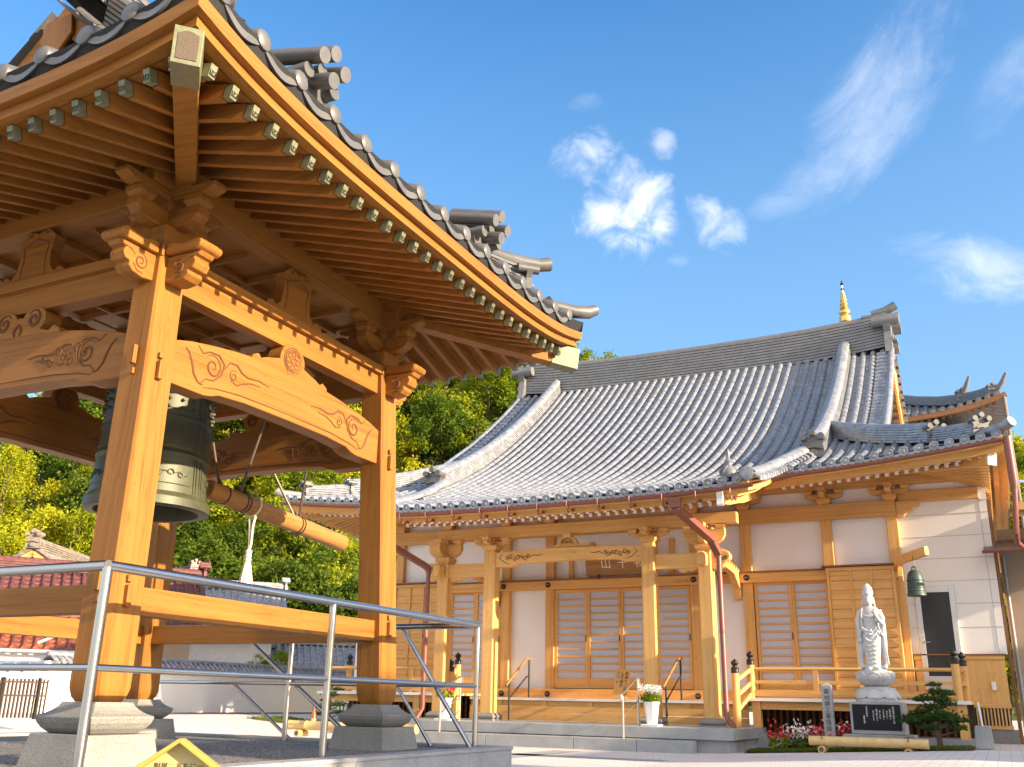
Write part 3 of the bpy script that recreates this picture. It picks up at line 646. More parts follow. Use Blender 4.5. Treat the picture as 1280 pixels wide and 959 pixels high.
# ---- tower roof (ridge along Y, gables facing -Y and +Y)
def tprof(s): return 4.655 + .34 * s + .105 * s * s
TG = 1.30                                             # gable set-back from the short eaves
def mk_TP(side):
    o, al, e, a_ = SIDES[side]
    return lambda p, s, dz: SP(side, p, s, tprof(s) + dz + tw_lift(p, a_) * max(0, 1 - s / 1.5))
mb = MB()
for side in 'rl':
    rows = [(-EY + .15) + .383 * k for k in range(16)]; rows = [x for x in rows if abs(x) < EY - .1]
    tile_field(mb, mk_TP(side), rows, lambda x: (0., EX - .1 if abs(x) < EY - TG + .05 else EY - abs(x)), .25, .064, seg=.32, sag=.05, step=.02, disc_r=1.07, tile_w=.05, plain=True)
for side in 'nf':
    rows = [(-EX + .15) + .383 * k for k in range(16)]; rows = [x for x in rows if abs(x) < EX - .1]
    tile_field(mb, mk_TP(side), rows, lambda x: (0., min(TG + .2, EX - abs(x))), .25, .064, seg=.32, sag=.05, step=.02, disc_r=1.07, tile_w=.05, plain=True)
troof = mb.build('roof', [TILE_W], tower, smooth=True, angle=50)
mb = MB()
for kx in (1, -1):
    for ky in (1, -1):
        def hp(s, dz=0): return Vector((TX + kx * (EX - s), TY + ky * (EY - s), tprof(s) + .2 * max(0, 1 - s / 1.5) + dz))
        ridge_bar(mb, [hp(s, .02) for s in (.50, .8, 1.1, TG + .1)], .24, .36, 7); dd = Vector((kx, ky, 0))
        onigawara(mb, hp(.50, .0), dd, .40)
        mb.tube([hp(.75, .42) , hp(.50, .46), hp(.36, .50), hp(.27, .56)], [.07, .075, .075, .08], 14)
        mb.tube([hp(.52, .03), hp(.25, .06), hp(.05, .08), hp(-.06, .12), hp(-.13, .18)], [.06, .07, .075, .075, .06], 12)
        # descending ridge on the long slopes
        yy = TY + ky * (EY - TG - .25)
        def dp(s, dz=0): return Vector((TX + kx * (EX - s), yy, tprof(s) + dz))
        ridge_bar(mb, [dp(s, .02) for s in (.50, .9, 1.5, 2.1, 2.8)], .24, .40, 7)
        onigawara(mb, dp(.50, .0), (kx, 0, 0), .46)
        for ddy, dz_ in ((-.13, .50), (.13, .50), (0, .60), (.0, .36)): mb.tube([dp(.80, dz_) + Vector((0, ddy, 0)), dp(.22, dz_ + .10) + Vector((0, ddy, 0))], .062, 14)
ridge_bar(mb, [(TX, TY + t, 6.72 + .12 * abs(t / 1.9) ** 3) for t in (-1.9, -1.4, -.7, 0, .7, 1.4, 1.9)], .32, .42, 7)
for ky in (1, -1): onigawara(mb, (TX, TY + ky * 1.9, 6.75), (0, ky, 0), .62)
mb.build('roof_ridge', [TILE_W], troof, smooth=True, angle=40)
for ky in (1, -1):
    y = TY + ky * (EY - TG - .12); mb = MB()
    tri = [(-(EX - TG) * 1.02, tprof(TG) - .12), ((EX - TG) * 1.02, tprof(TG) - .12)] + [(x, tprof(EX - abs(x)) - .12) for x in (1.2, .6, .0, -.6, -1.2)]
    mb.prism(tri, (TX, y - .03, 0), (1, 0, 0), Z3, (0, .06, 0), 2); gb = mb.build('gable_wall', WT, tower)
    mb = MB()
    for kx in (1, -1):
        pts = [(kx * (EX - s), tprof(s) - .03) for s in (TG + .05, 1.6, 2.1, 2.6, 3.03)]; low = [(x, z - .26) for x, z in reversed(pts)]
        mb.prism(pts + low, (TX, y + ky * .16, 0), (1, 0, 0), Z3, (0, ky * .05, 0), 0)
    mb.prism([(-.16, 6.45), (-.2, 6.25), (-.08, 6.1), (0, 6.0), (.08, 6.1), (.2, 6.25), (.16, 6.45)], (TX, y + ky * .225, 0), (1, 0, 0), Z3, (0, ky * .03, 0), 2)
    for q in (0, .28): mb.bar((TX - .9 + q, y + ky * .07, tprof(TG) + .12 + q * .7), (TX, y + ky * .07, 6.1 - q), .05, .07, mat=0); mb.bar((TX + .9 - q, y + ky * .075, tprof(TG) + .12 + q * .7), (TX, y + ky * .075, 6.1 - q), .05, .07, mat=0)
    mb.build('barge_board', WT, gb, bevel=.006)

# ---- bell, striker log and rope hang in the tower
bell = thing('temple_bell', 'large green bronze bell with studs hanging inside the timber bell tower', 'bell', (-6.78, 6.2, 2.36))
mb = MB()
BP = [(.44, 2.40), (.515, 2.36), (.545, 2.37), (.545, 2.44), (.525, 2.475), (.505, 2.49), (.495, 2.60), (.485, 2.80), (.492, 2.815), (.500, 2.84), (.492, 2.865), (.481, 2.88), (.472, 3.15), (.480, 3.16), (.480, 3.185), (.468, 3.195), (.46, 3.45), (.468, 3.46), (.468, 3.48), (.452, 3.49), (.43, 3.66), (.40, 3.76), (.33, 3.84), (.18, 3.90), (0.01, 3.92)]
mb.lathe([(.01, 3.7), (.34, 3.62), (.42, 3.2), (.45, 2.40), (.455, 2.362)] + BP[1:], (-6.78, 6.2, 0), 64)
bb = mb.build('bell_body', BRONZE, bell, smooth=True, angle=25)
mb = MB()
for k in range(4):                                       # four vertical bands, crossing fields
    t0 = 2 * math.pi * (k + .12) / 4
    for dt in (-.12, -.05, .05, .12):
        t = t0 + dt; mb.tube([(-6.78 + r * math.cos(t), 6.2 + r * math.sin(t), z) for r, z in ((.506, 2.50), (.492, 2.80), (.483, 2.88), (.474, 3.15), (.470, 3.2), (.462, 3.45), (.455, 3.49), (.434, 3.66))], .006, 5)
    for zz, r in ((2.56, .5), (2.75, .488), (2.92, .482), (3.10, .476), (3.25, .467), (3.40, .464)):
        mb.tube([(-6.78 + r * math.cos(t), 6.2 + r * math.sin(t), zz) for t in [t0 + .2 + (math.pi / 2 - .4) * q / 8 for q in range(9)]], .005, 5)
    for q in range(5):
        t = t0 + .38 + q * .19; cw = 1 if q % 2 else -1
        mb.tube([(-6.78 + .5 * math.cos(t + (.07 - .006 * w) * math.cos(cw * w * .55)), 6.2 + .5 * math.sin(t + (.07 - .006 * w) * math.cos(cw * w * .55)), 2.655 + (.042 - .0036 * w) * math.sin(cw * w * .55)) for w in range(11)], .005, 5)
    mb.tube([(-6.78 + .5 * math.cos(t0 + .25 + q * .08), 6.2 + .5 * math.sin(t0 + .25 + q * .08), 2.655 + .02 * math.sin(q * 1.9)) for q in range(14)], .004, 5)
mb.build('raised_band', BRONZE, bb, smooth=True)
mb = MB(); mb.tube([(-.005, 0, 0), (.022, 0, 0), (.034, 0, 0)], [.017, .016, .007], 8); stud0 = None
for k in range(4):
    for i in range(5):
        for j in range(4):
            t = 2 * math.pi * (k + .12) / 4 + .27 + i * .255; z = 3.26 + j * .075; r = .470 - (z - 3.2) * .04
            if stud0 is None:
                LOC['bell_zero'] = Vector((0, 0, 0)); o = mb.build('stud', BRONZE, None, smooth=True); stud0 = o
            else: o = stud0.copy(); COL.objects.link(o)
            o.parent = bell; o.location = Vector((-6.78 + r * math.cos(t), 6.2 + r * math.sin(t), z)) - LOC[bell.name]; o.rotation_euler = (0, 0, t)
mb = MB(); mb.tube([(-6.93, 6.2, 3.88), (-6.90, 6.2, 4.02), (-6.78, 6.2, 4.09), (-6.66, 6.2, 4.02), (-6.63, 6.2, 3.88)], [.05, .05, .055, .05, .05], 10)
mb.tube([(-6.78, 6.2, 4.05), (-6.78, 6.2, 4.55)], .022, 8); mb.build('hanging_loop', BRONZE, bell, smooth=True)

log = thing('striker_log', 'pale wooden striking log hung on dark rods beside the bronze bell', 'striker log', (-6.72, 8.0, 2.65))
L0, L1 = Vector((-6.72, 6.86, 2.715)), Vector((-6.72, 9.12, 2.515)); dl = (L1 - L0).normalized()
mb = MB(); mb.tube([L0, L0 + dl * .02, L1 - dl * .02, L1], [.085, .093, .093, .08], 24, 1); mb.build('log', WL, log, smooth=True)
for t in (.10, .22, .24, .615, .635):
    mb = MB(); c_ = L0 + (L1 - L0) * t; mb.tube([c_ - dl * .008, c_ + dl * .008], .099, 20); mb.build('iron_strap', BLACK, log, smooth=True)
for t, tops in ((.09, ((-6.28, 6.1, 3.5), (-7.15, 6.3, 3.5))), (.20, ((-6.05, 7.35, 4.42), (-7.3, 7.35, 4.42))), (.60, ((-6.95, 7.72, 3.10), (-6.48, 8.0, 2.76))), (.63, ((-6.25, 8.55, 3.6), (-7.3, 8.2, 3.6)))):
    pass
for t, tp in ((.07, (-7.30, 7.05, 4.44)), (.20, (-6.10, 7.22, 4.44)), (.60, (-7.45, 7.5, 4.44)), (.63, (-5.95, 7.52, 4.44))):
    c_ = L0 + (L1 - L0) * t + Vector((0, 0, .095)); mb = MB(); mb.tube([c_ - Vector((0, 0, .03)), Vector(tp)], .014, 8)
    mb.tube([c_ - Vector((.03, 0, .01)), c_ + Vector((0, 0, .035)), c_ + Vector((.03, 0, -.01))], .012, 6)
    mb.build('hanging_rod', flat('iron_rod', (.16, .12, .09), .4, metal=.5), log, smooth=True)
rope = thing('bell_rope', 'white knotted pull rope with tassel hanging from the striking log', 'rope', (-6.72, 7.55, 1.9))
c_ = L0 + (L1 - L0) * .30; mb = MB()
mb.tube([c_ + Vector((.1 * math.cos(t), .02 * math.sin(t), .1 * math.sin(t))) for t in [2 * math.pi * q / 16 for q in range(17)]], .012, 8)
for dx in (-.02, .02): mb.tube([c_ + Vector((dx * 2, 0, -.09)), c_ + Vector((dx, 0, -.2)), c_ + Vector((dx * .5, .01, -.38)), c_ + Vector((0, 0, -.46))], .012, 8)
mb.build('loop', ROPE, rope, smooth=True)
mb = MB()
for k, z in enumerate((-.46, -.50, -.54)): mb.lathe([(.005, z - .028), (.032, z - .015), (.036, z), (.03, z + .016), (.005, z + .028)], c_, 12)
mb.build('knot', ROPE, rope, smooth=True)
mb = MB(); vs = []; NN = 28
for z, r in ((-.55, .022), (-.60, .035), (-.70, .052), (-.82, .068), (-.83, .06)):
    vs += [c_ + Vector((r * (1 + .12 * (j % 2)) * math.cos(2 * math.pi * j / NN), r * (1 + .12 * (j % 2)) * math.sin(2 * math.pi * j / NN), z)) for j in range(NN)]
mb.add(vs, [(i * NN + j, i * NN + (j + 1) % NN, i * NN + NN + (j + 1) % NN, i * NN + NN + j) for i in range(4) for j in range(NN)] + [tuple(range(4 * NN, 5 * NN))]); mb.build('tassel', ROPE, rope)

# ---- steel railing round the platform
rail = thing('steel_railing', 'stainless steel tube railing with mid rail round the bell tower platform', 'railing', (TX, TY, ZP))
RX1, RX0, RY0, RY1, ZT, ZM = -4.54, TX - 2.25, 3.93, 8.46, 1.50, .935
mb = MB(); mb.tube([(RX0, RY1, ZT), (RX1, RY1, ZT)], .031, 16); mb.tube([(RX1, RY1, ZT), (RX1, RY0, ZT)], .0315, 16); mb.tube([(RX1, RY0, ZT), (RX0, RY0, ZT)], .0312, 16)
mb.build('top_rail', STEEL, rail, smooth=True)
mb = MB(); mb.tube([(RX0, RY1, ZM), (RX1, RY1, ZM)], .021, 12); mb.tube([(RX1, RY1, ZM), (RX1, RY0, ZM)], .0215, 12); mb.tube([(RX1, RY0, ZM), (RX0, RY0, ZM)], .0212, 12)
mb.build('mid_rail', STEEL, rail, smooth=True)
for x, y in ((RX1, RY0), (RX1, 6.1), (RX1, RY1), (RX0, RY0), (-6.8, RY1), (RX0, RY1), (-7.0, RY0)):
    mb = MB(); mb.tube([(x, y, ZP - .01), (x, y, ZT - .01)], .027, 14); mb.tube([(x, y, ZT - .14), (x, y, ZT - .125)], .0285, 14); mb.build('post', STEEL, rail, smooth=True)
# sloping ramp rails beyond the platform's far edge
ramp = thing('ramp_railing', 'sloping steel handrails leading down from the far side of the bell tower', 'railing', (-5.4, 8.7, 0))
for (p0, p1) in (((-5.45, 8.50, 1.50), (-4.62, 8.55, .36)), ((-5.47, 8.5, .93), (-5.05, 8.52, .37)), ((-7.62, 8.52, 1.50), (-5.95, 8.55, .37)), ((-7.6, 8.5, .93), (-6.78, 8.55, .37))):
    mb = MB(); mb.tube([p0, p1], .024 if p0[2] > 1 else .018, 12); mb.build('sloping_rail', STEEL, ramp, smooth=True)
# yellow gable-shaped sign at the platform edge
sg = thing('notice_board', 'yellow gable topped notice board at the foot of the near pillar', 'sign', (-3.96, 3.95, 0))
sd_ = Vector((.85, .53, 0)).normalized(); sn_ = Vector((sd_.y, -sd_.x, 0)); so = Vector((-3.405, 3.5, 0))
mb = MB(); pent = [(-.24, .18), (.24, .18), (.24, .43), (0, .595), (-.24, .43)]
mb.prism(pent, so - sn_ * .045, sd_, Z3, sn_ * -.02, 0); mb.build('panel', flat('cream_sign_panel', (.50, .42, .17), .5, var=.05), sg)
mb = MB()
for p0, p1 in (((-.26, .425), (0, .603)), ((0, .603), (.26, .425))):
    q0, q1 = so + sd_ * p0[0] + Z3 * p0[1], so + sd_ * p1[0] + Z3 * p1[1]
    mb.bar(q0 - sn_ * .025, q1 - sn_ * .025, .09, .018, mat=0)
for x in (-.25, .25): mb.bar(so + sd_ * x + Z3 * .02 - sn_ * .025, so + sd_ * x + Z3 * .425 - sn_ * .025, .07, .02, mat=0)
mb.build('frame', YELLOW, sg, bevel=.003)
mb = MB(); text_mesh('附属：あもに一', .032, 0, mb, so + sd_ * -.115 + Z3 * .478 - sn_ * .0445, sd_, Z3, .0015); mb.build('lettering', BLACK, sg)

# ================================================================== temple hall
HX = -7.80                                            # middle of the facade
HW, HD, YE, YW = 8.46, 9.7, 19.30, 21.70              # half width at eaves, half depth, eave line, wall line
RYR = YE + HD                                          # ridge
GX = 6.12                                              # half length at the gables
hall = thing('temple_hall', 'large timber temple hall with sweeping grey tile roof and white plaster walls', 'temple', (HX, YW, .4))
def hprof(s):
    t = s + 2.3; return 4.62 + .219 * t + .0272 * t * t
def hlift(p): return .46 * min(1.1, abs(p) / HW) ** 2.5
GO = 4.24                                              # half width of the porch roof
def glift(p): return .13 * (min(1., abs(p) / GO)) ** 4
def hz(p, s):
    if s < 0 and abs(p) < GO:
        return hprof(s) + glift(p) * (1 if s < -.8 else max(0, -s / .8))
    return hprof(s) + hlift(p) * max(0, 1 - max(0, s) / 4.2) ** 1.4 * (1 if abs(p) > GO else (abs(p) / GO) ** 2)
def FP(p, s, dz): return Vector((HX + p, YE + s, hz(p, s) + dz))
mb = MB(); SPC = .272
rows = [(k - 30.5) * SPC for k in range(62)]; rows = [x for x in rows if abs(x) < HW - .1]
mrows = [x for x in rows if abs(x) <= GX - .1]; gr = [x for x in rows if abs(x) < GO - .12]
def srng(x):
    s0 = -2.3 if abs(x) < GO - .12 else 0.
    return s0, (HD - .3 if abs(x) < GX - .05 else HW - abs(x))
tile_field(mb, FP, gr, srng, .15, .08, seg=.30, sag=.036, step=.028, disc_r=1.12, tile_w=.05)
for sg_ in (1, -1):
    out = [x for x in rows if sg_ * x > gr[-1] - .01] if sg_ > 0 else [x for x in rows if x < gr[0] + .01]
    def sr2(x): return 0., srng(x)[1]
    edge = gr[-1] if sg_ > 0 else gr[0]
    out = [x for x in out if abs(x - edge) > .01]
    tile_field(mb, FP, out, sr2, .15, .08, seg=.30, sag=.036, step=.028, disc_r=1.12, tile_w=.05)
    pr = sorted([edge, out[0] if sg_ > 0 else out[-1]])
    tile_field(mb, FP, pr, lambda x: (.02, HD - .3), .15, .004, seg=3., sag=.03, step=.024, disc=False)
def BP_(p, s, dz): return Vector((HX - p, 2 * RYR - YE - s, hprof(s) + hlift(p) * max(0, 1 - s / 4.2) ** 1.4 + dz))
tile_field(mb, BP_, rows[::1], lambda x: (0., HD - .3 if abs(x) < GX - .05 else HW - abs(x)), .6, .078, seg=1.2, sag=.03, step=.024, disc=False)
def mk_side(sg_):
    return lambda p, s, dz: Vector((HX + sg_ * (HW - s), RYR + sg_ * p, hprof(s) + .46 * min(1.1, abs(p) / HD) ** 2.5 * max(0, 1 - s / 4.2) ** 1.4 + dz))
srows = [(k - 35) * SPC for k in range(71)]; srows = [x for x in srows if abs(x) < HD - .1]
for sg_ in (1, -1): tile_field(mb, mk_side(sg_), srows, lambda x: (0., min(HW - GX + .9, HD - abs(x))), .3 if sg_ < 0 else .2, .078, seg=.5, sag=.03, step=.024)
roof = mb.build('roof', [TILE], hall, smooth=True, angle=50)
# ridges
mb = MB(); RZ = hprof(HD - .3) - .05
def rl(t): return .22 * abs(t) ** 3
ridge_bar(mb, [(HX + GX * t * .985, RYR, RZ + rl(t)) for t in (-1, -.85, -.6, -.3, 0, .3, .6, .85, 1)], .62, 1.05, 11, top_r=.16)
for k in (-1, 1):
    ridge_bar(mb, [(HX + k * GX * .985 + d, RYR, RZ + .22 + 1.05) for d in (k * -.7, k * -.3, k * .02)], .34, .02, 1)
    onigawara(mb, (HX + k * (GX - .17), RYR, RZ - .05), (k, 0, 0), 1.25)
    mb.tube([(HX + k * (GX - .5), RYR, RZ + 1.40), (HX + k * (GX - .1), RYR, RZ + 1.46), (HX + k * (GX + .22), RYR, RZ + 1.6)], [.12, .13, .14], 14)
mb.build('main_ridge', [TILE_D], roof, smooth=True, angle=35)
for k in (1, -1):
    mb = MB()
    # descending ridges; steep sides with fine courses
    pd = k * 4.78
    pts = [FP(pd + k * .0 - k * .34 * max(0, 1 - s / 4.) ** 2 * 0, s, .02) for s in (1.55, 2.2, 3.2, 4.4, 5.6, 6.8, 8.0, 9.35)]
    ridge_bar(mb, pts, .36, .40, 6, top_r=.17); onigawara(mb, pts[0] + Vector((0, -.02, -.03)), (0, -1, 0), .55, 1)
    mb.build('descending_ridge', [TILE, TILE_W], roof, smooth=True, angle=35); mb = MB()
    # hip ridge from the descending ridge down to the corner, in two stages
    def hp(s, dz=0.): 
        p = HW - s; return Vector((HX + k * p, YE + s, hprof(s) + .46 * (p / HW) ** 2.5 * max(0, 1 - s / 4.2) ** 1.4 + dz))
    ridge_bar(mb, [hp(s, .03) for s in (1.25, 1.7, 2.4, 3.0, 3.7)], .30, .34, 6); onigawara(mb, hp(1.25, 0.), (k * .55, -1, 0), .42, 1)
    ridge_bar(mb, [hp(s, .02) for s in (.42, .7, 1.0, 1.3)], .28, .24, 5); onigawara(mb, hp(.42, .02), (k * .55, -1, 0), .40, 1)
    mb.tube([hp(.6, .05), hp(.25, .08), hp(.0, .11), hp(-.12, .17)], [.085, .095, .10, .10], 16)
    mb.build('hip_ridge', [TILE, TILE_W], roof, smooth=True, angle=35); mb = MB()
    # verge rolls along the gable edge of the front and back slopes
    for yy in (1, -1):
        for q in range(30):
            s = 2.4 + q * .235
            if s > HD - .4: break
            z = hprof(s); y = YE + s if yy > 0 else 2 * RYR - YE - s
            mb.tube([(HX + k * (GX - .42), y, z + .0), (HX + k * (GX + .06), y, z + .02)], .095, 12)
        ridge_bar(mb, [(HX + k * (GX - .02), (YE + s if yy > 0 else 2 * RYR - YE - s), hprof(s) + .05) for s in (2.6, 4, 6, 8, 9.3)], .18, .06, 1, top_r=.085)
    mb.build('verge_tiles', TILE, roof, smooth=True, angle=35); mb = MB()
    # sleeve ridge at the side of the porch roof, sweeping up into the main slope
    def sp_(s, dz=0.):
        pp = k * (GO - .12 - .0 * s + .55 * max(0., (s + 1.2) / 3.) ** 2); q = FP(k * (GO - .13), s, dz); q.x = HX + pp; return q
    sl = [sp_(s, .05 + .05 * max(0, s + 1.5)) for s in (-2.28, -1.8, -1.2, -.6, 0., .6, 1.2, 1.9)]
    vs = []
    for q in sl: vs += [q + Vector((k * (.17 * math.cos(t)), 0, .13 * math.sin(t))) for t in [math.pi * w / 8 for w in range(9)]]
    mb.add(vs, [(i * 9 + j, i * 9 + j + 1, i * 9 + 10 + j, i * 9 + 9 + j) for i in range(len(sl) - 1) for j in range(8)])
    mb.tube([sl[0] + Vector((0, -.07, .02)), sl[0] + Vector((0, .06, .02))], .125, 18); mb.tube([sl[0] + Vector((0, -.085, .02)), sl[0] + Vector((0, -.06, .02))], .09, 18)
    for q in range(22):                                                       # row of small verge tile ends
        t = q / 21 * 6.2; i = int(t); w = t - i; c_ = sl[i] * (1 - w) + sl[i + 1] * w
        mb.tube([c_ + Vector((k * .12, 0, .01)), c_ + Vector((k * .24, 0, -.06)), c_ + Vector((k * .245, 0, -.13))], .036, 8)
    mb.build('sleeve_ridge', TILE, roof, smooth=True, angle=35)
# seated ornament on the porch eave
mb = MB(); c_ = FP(GO - .5, -2.05, .05)
mb.lathe([(.01, -.02), (.13, .0), (.15, .08), (.13, .16), (.07, .22), (.055, .27), (.075, .31), (.05, .36), (.03, .40), (.04, .44), (.012, .56)], c_, 14, sy=.8)
for q in range(5): mb.tube([c_ + Vector((.13 * math.cos(q), .1 * math.sin(q), .05)), c_ + Vector((.16 * math.cos(q + .3), .12 * math.sin(q + .3), .12)), c_ + Vector((.08 * math.cos(q + .6), .08 * math.sin(q + .6), .22))], .028, 8)
mb.build('roof_ornament', [TILE_D], roof, smooth=True)

# gables
for k in (1, -1):
    mb = MB(); x = HX + k * (GX - .55)
    tri = [(-(HD - 2.4), hprof(2.4) - .1), ((HD - 2.4), hprof(2.4) - .1)] + [(y, hprof(HD - abs(y)) - .16) for y in (5, 3, 1.2, 0, -1.2, -3, -5)]
    mb.prism(tri, (x, RYR, 0), (0, 1, 0), Z3, (k * .06, 0, 0), 2); g_ = mb.build('gable_wall', WH, hall)
    mb = MB()
    for yy in (1, -1):
        pts = [(yy * (HD - s), hprof(s) - .06) for s in (2.2, 3.4, 5, 6.6, 8.2, HD)]; low = [(y, z - .42) for y, z in reversed(pts)]
        mb.prism(pts + low, (x + k * .42, RYR, 0), (0, 1, 0), Z3, (k * .07, 0, 0), 1)
    mb.prism([(-.4, 10.4), (-.5, 9.9), (-.2, 9.6), (0, 9.3), (.2, 9.6), (.5, 9.9), (.4, 10.4)], (x + k * .50, RYR, 0), (0, 1, 0), Z3, (k * .05, 0, 0), 2)
    for q in (0, .8, 1.6): mb.bar((x + k * .10, RYR - 5.6 + q, hprof(4.2 + q) - .75), (x + k * .10, RYR, hprof(HD) - .9 - q), .1, .2, mat=1); mb.bar((x + k * .10, RYR + 5.6 - q, hprof(4.2 + q) - .75), (x + k * .10, RYR, hprof(HD) - .9 - q), .1, .2, mat=1)
    mb.build('barge_board', WH, g_, bevel=.01)

# eave boards, fascias, rafters (main eave, right and left of the porch; porch eave)
def strip(name, pts, prof, mats, gi=0):
    """sweep a small section (ds, dz) along points"""
    mb = MB(); vs = [q + Vector((0, ds, dz)) for q in pts for ds, dz in prof]; n = len(prof)
    mb.add(vs, [(i * n + j, i * n + (j + 1) % n, i * n + n + (j + 1) % n, i * n + n + j) for i in range(len(pts) - 1) for j in range(n)] + [tuple(range(n - 1, -1, -1)), tuple(range((len(pts) - 1) * n, len(pts) * n))], gi)
    return mb.build(name, mats, hall, smooth=True, angle=30)
def eave_pts(p0, p1, s, dz, n=16): return [FP(p0 + (p1 - p0) * i / n, s, dz) for i in range(n + 1)]
BOX = lambda d0, d1, z0, z1: [(d0, z0), (d1, z0), (d1, z1), (d0, z1)]
strip('porch_fascia', eave_pts(-GO + .12, GO - .12, -2.27, -.11), BOX(0, .14, -.07, .08), WH)
strip('porch_under_fascia', eave_pts(-3.6, 3.6, -2.12, -.21), BOX(0, .12, -.09, .07), WH)
for k in (1, -1):
    a0, a1 = (GO - .3, HW - .06) if k > 0 else (-HW + .06, -GO + .3)
    strip('eave_fascia', eave_pts(a0, a1, .02, -.10), BOX(0, .16, -.09, .07), WH)
    strip('eave_under_fascia', eave_pts(a0, a1, .18, -.22), BOX(0, .13, -.12, .05), WH)
    # side eave
    mb = MB(); S_ = mk_side(k); n = 20
    vs = []
    for i in range(n + 1):
        p = -k * HD * .95 + k * HD * 1.9 * i / n
        for ss, dz in ((.02, -.19), (.02, -.03), (.18, -.03), (.18, -.27), (.28, -.27), (.28, -.19)): vs.append(S_(p, ss, dz))
    mb.add(vs, [(i * 6 + j, i * 6 + (j + 1) % 6, i * 6 + 6 + (j + 1) % 6, i * 6 + 6 + j) for i in range(n) for j in range(6)], 1); mb.build('side_fascia', WH, hall)
    mb = MB(); mb.grid(lambda uu, vv: S_(k * (-(HD - .25 - 2.3 * vv) + (1.85 * HD - 4.6 * vv) * uu), .08 + 2.3 * vv, -.16 - .12 * vv), 20, 3, 0); mb.build('side_eave_boards', WH, hall)
mb = MB(); mb.grid(lambda uu, vv: FP((-1 + 2 * uu) * (GO - .12), -2.2 + 4.4 * vv, -.10 - .03 * vv) , 20, 8, 1); mb.build('porch_eave_boards', WH, hall)
for k in (1, -1):
    mb = MB(); mb.grid(lambda uu, vv: FP(k * (GO - .35 + (HW - .25 - 2.4 * vv - GO + .35) * uu), .10 + 2.4 * vv, -.15 - .06 * vv), 16, 5, 1); mb.build('eave_boards', WH, hall)
def tip_rafter(name, p, s0, s1, d0, d1, w, h, parent=None):
    q0, q1 = FP(p, s0, d0), FP(p, s1, d1); d = (q1 - q0).normalized()
    mb = MB(); mb.bar(q0, q0 + d * .012, w * 1.04, h * 1.04, mat=3); mb.bar(q0 + d * .0121, q1, w, h, mat=1)
    return mb.build(name, WH + [WHITE], parent or hall)
for i in range(38):
    p = -3.46 + 6.92 * i / 37
    r_ = tip_rafter('rafter', p, -1.72, .55, -.395, -.42, .062, .072)
    tip_rafter('flying_rafter', p + .055, -2.02, -1.2, -.315, -.28, .062, .072, r_)
for k in (1, -1):
    nn = 22
    for i in range(nn):
        p = k * (GO + .0 + (HW - .35 - GO) * i / (nn - 1))
        mx = HW - abs(p) + .1
        r_ = tip_rafter('rafter', p, .62, min(2.5, max(.8, mx)), -.43, -.46, .07, .08)
        tip_rafter('flying_rafter', p + .045 * k, .32, min(1.2, max(.5, mx)), -.35, -.33, .068, .08, r_)
    # hip rafter with white end, fan of side rafters behind it
    q0 = Vector((HX + k * (HW - .28), YE + .28, hz(HW - .28, .28) - .40)); q1 = Vector((HX + k * (HW - 2.4), YE + 2.4, hz(HW - 2.4, 2.4) - .55)); d = (q1 - q0).normalized()
    mb = MB(); mb.bar(q0, q0 + d * .03, .20, .33, mat=3); mb.bar(q0 + d * .031, q1, .19, .32, mat=0); mb.build('hip_rafter', WH + [WHITE], hall)
    S_ = mk_side(k)
    for i in range(26):
        p = -k * (HD - .5 - i * .2); s1 = min(2.3, HD - abs(p))
        mb = MB(); q0, q1 = S_(p, .35, -.40), S_(p, max(.5, s1), -.50); mb.bar(q0, q1, .08, .10, mat=0); mb.build('side_rafter', WH, hall)
# porch corner bargeboards, set in from the roof edge, with a lit soffit between
for k in (1, -1):
    mb = MB(); x = HX + k * 3.56
    pz = lambda s_, d_: (YE + s_, hz(3.9, s_) + d_)
    pts = [pz(s_, -.10) for s_ in (-2.28, -1.7, -1.1, -.5, .1, .7)]; low = [pz(s_, d_) for s_, d_ in ((.7, -.62), (.1, -.56), (-.5, -.52), (-1.1, -.50), (-1.7, -.48), (-2.2, -.44))]
    mb.prism(pts + low, (x, 0, 0), (0, 1, 0), Z3, (k * .09, 0, 0), 1); bg_ = mb.build('porch_barge_board', WH, hall, bevel=.008)
    mb = MB(); mb.prism([pz(-2.30, -.07), pz(-2.30, -.44), pz(-2.24, -.47), pz(-2.21, -.07)], (x - k * .012, 0, 0), (0, 1, 0), Z3, (k * .115, 0, 0), 0); mb.build('barge_end', WHITE, bg_)
    mb = MB(); mb.prism([pz(s_, -.14) for s_ in (-2.2, -1.4, -.6, .2, .9)] + [pz(s_, -.22) for s_ in (.9, .2, -.6, -1.4, -2.2)], (x + k * .092, 0, 0), (0, 1, 0), Z3, (k * .46, 0, 0), 1); mb.build('verge_soffit', WH, bg_)
    mb = MB(); mb.prism([pz(s_, -.222) for s_ in (-2.15, -1.4, -.6, .2, .8)] + [pz(s_, -.31) for s_ in (.8, .2, -.6, -1.4, -2.15)], (x + k * .092, 0, 0), (0, 1, 0), Z3, (k * .26, 0, 0), 1); mb.build('verge_soffit', WH, bg_)

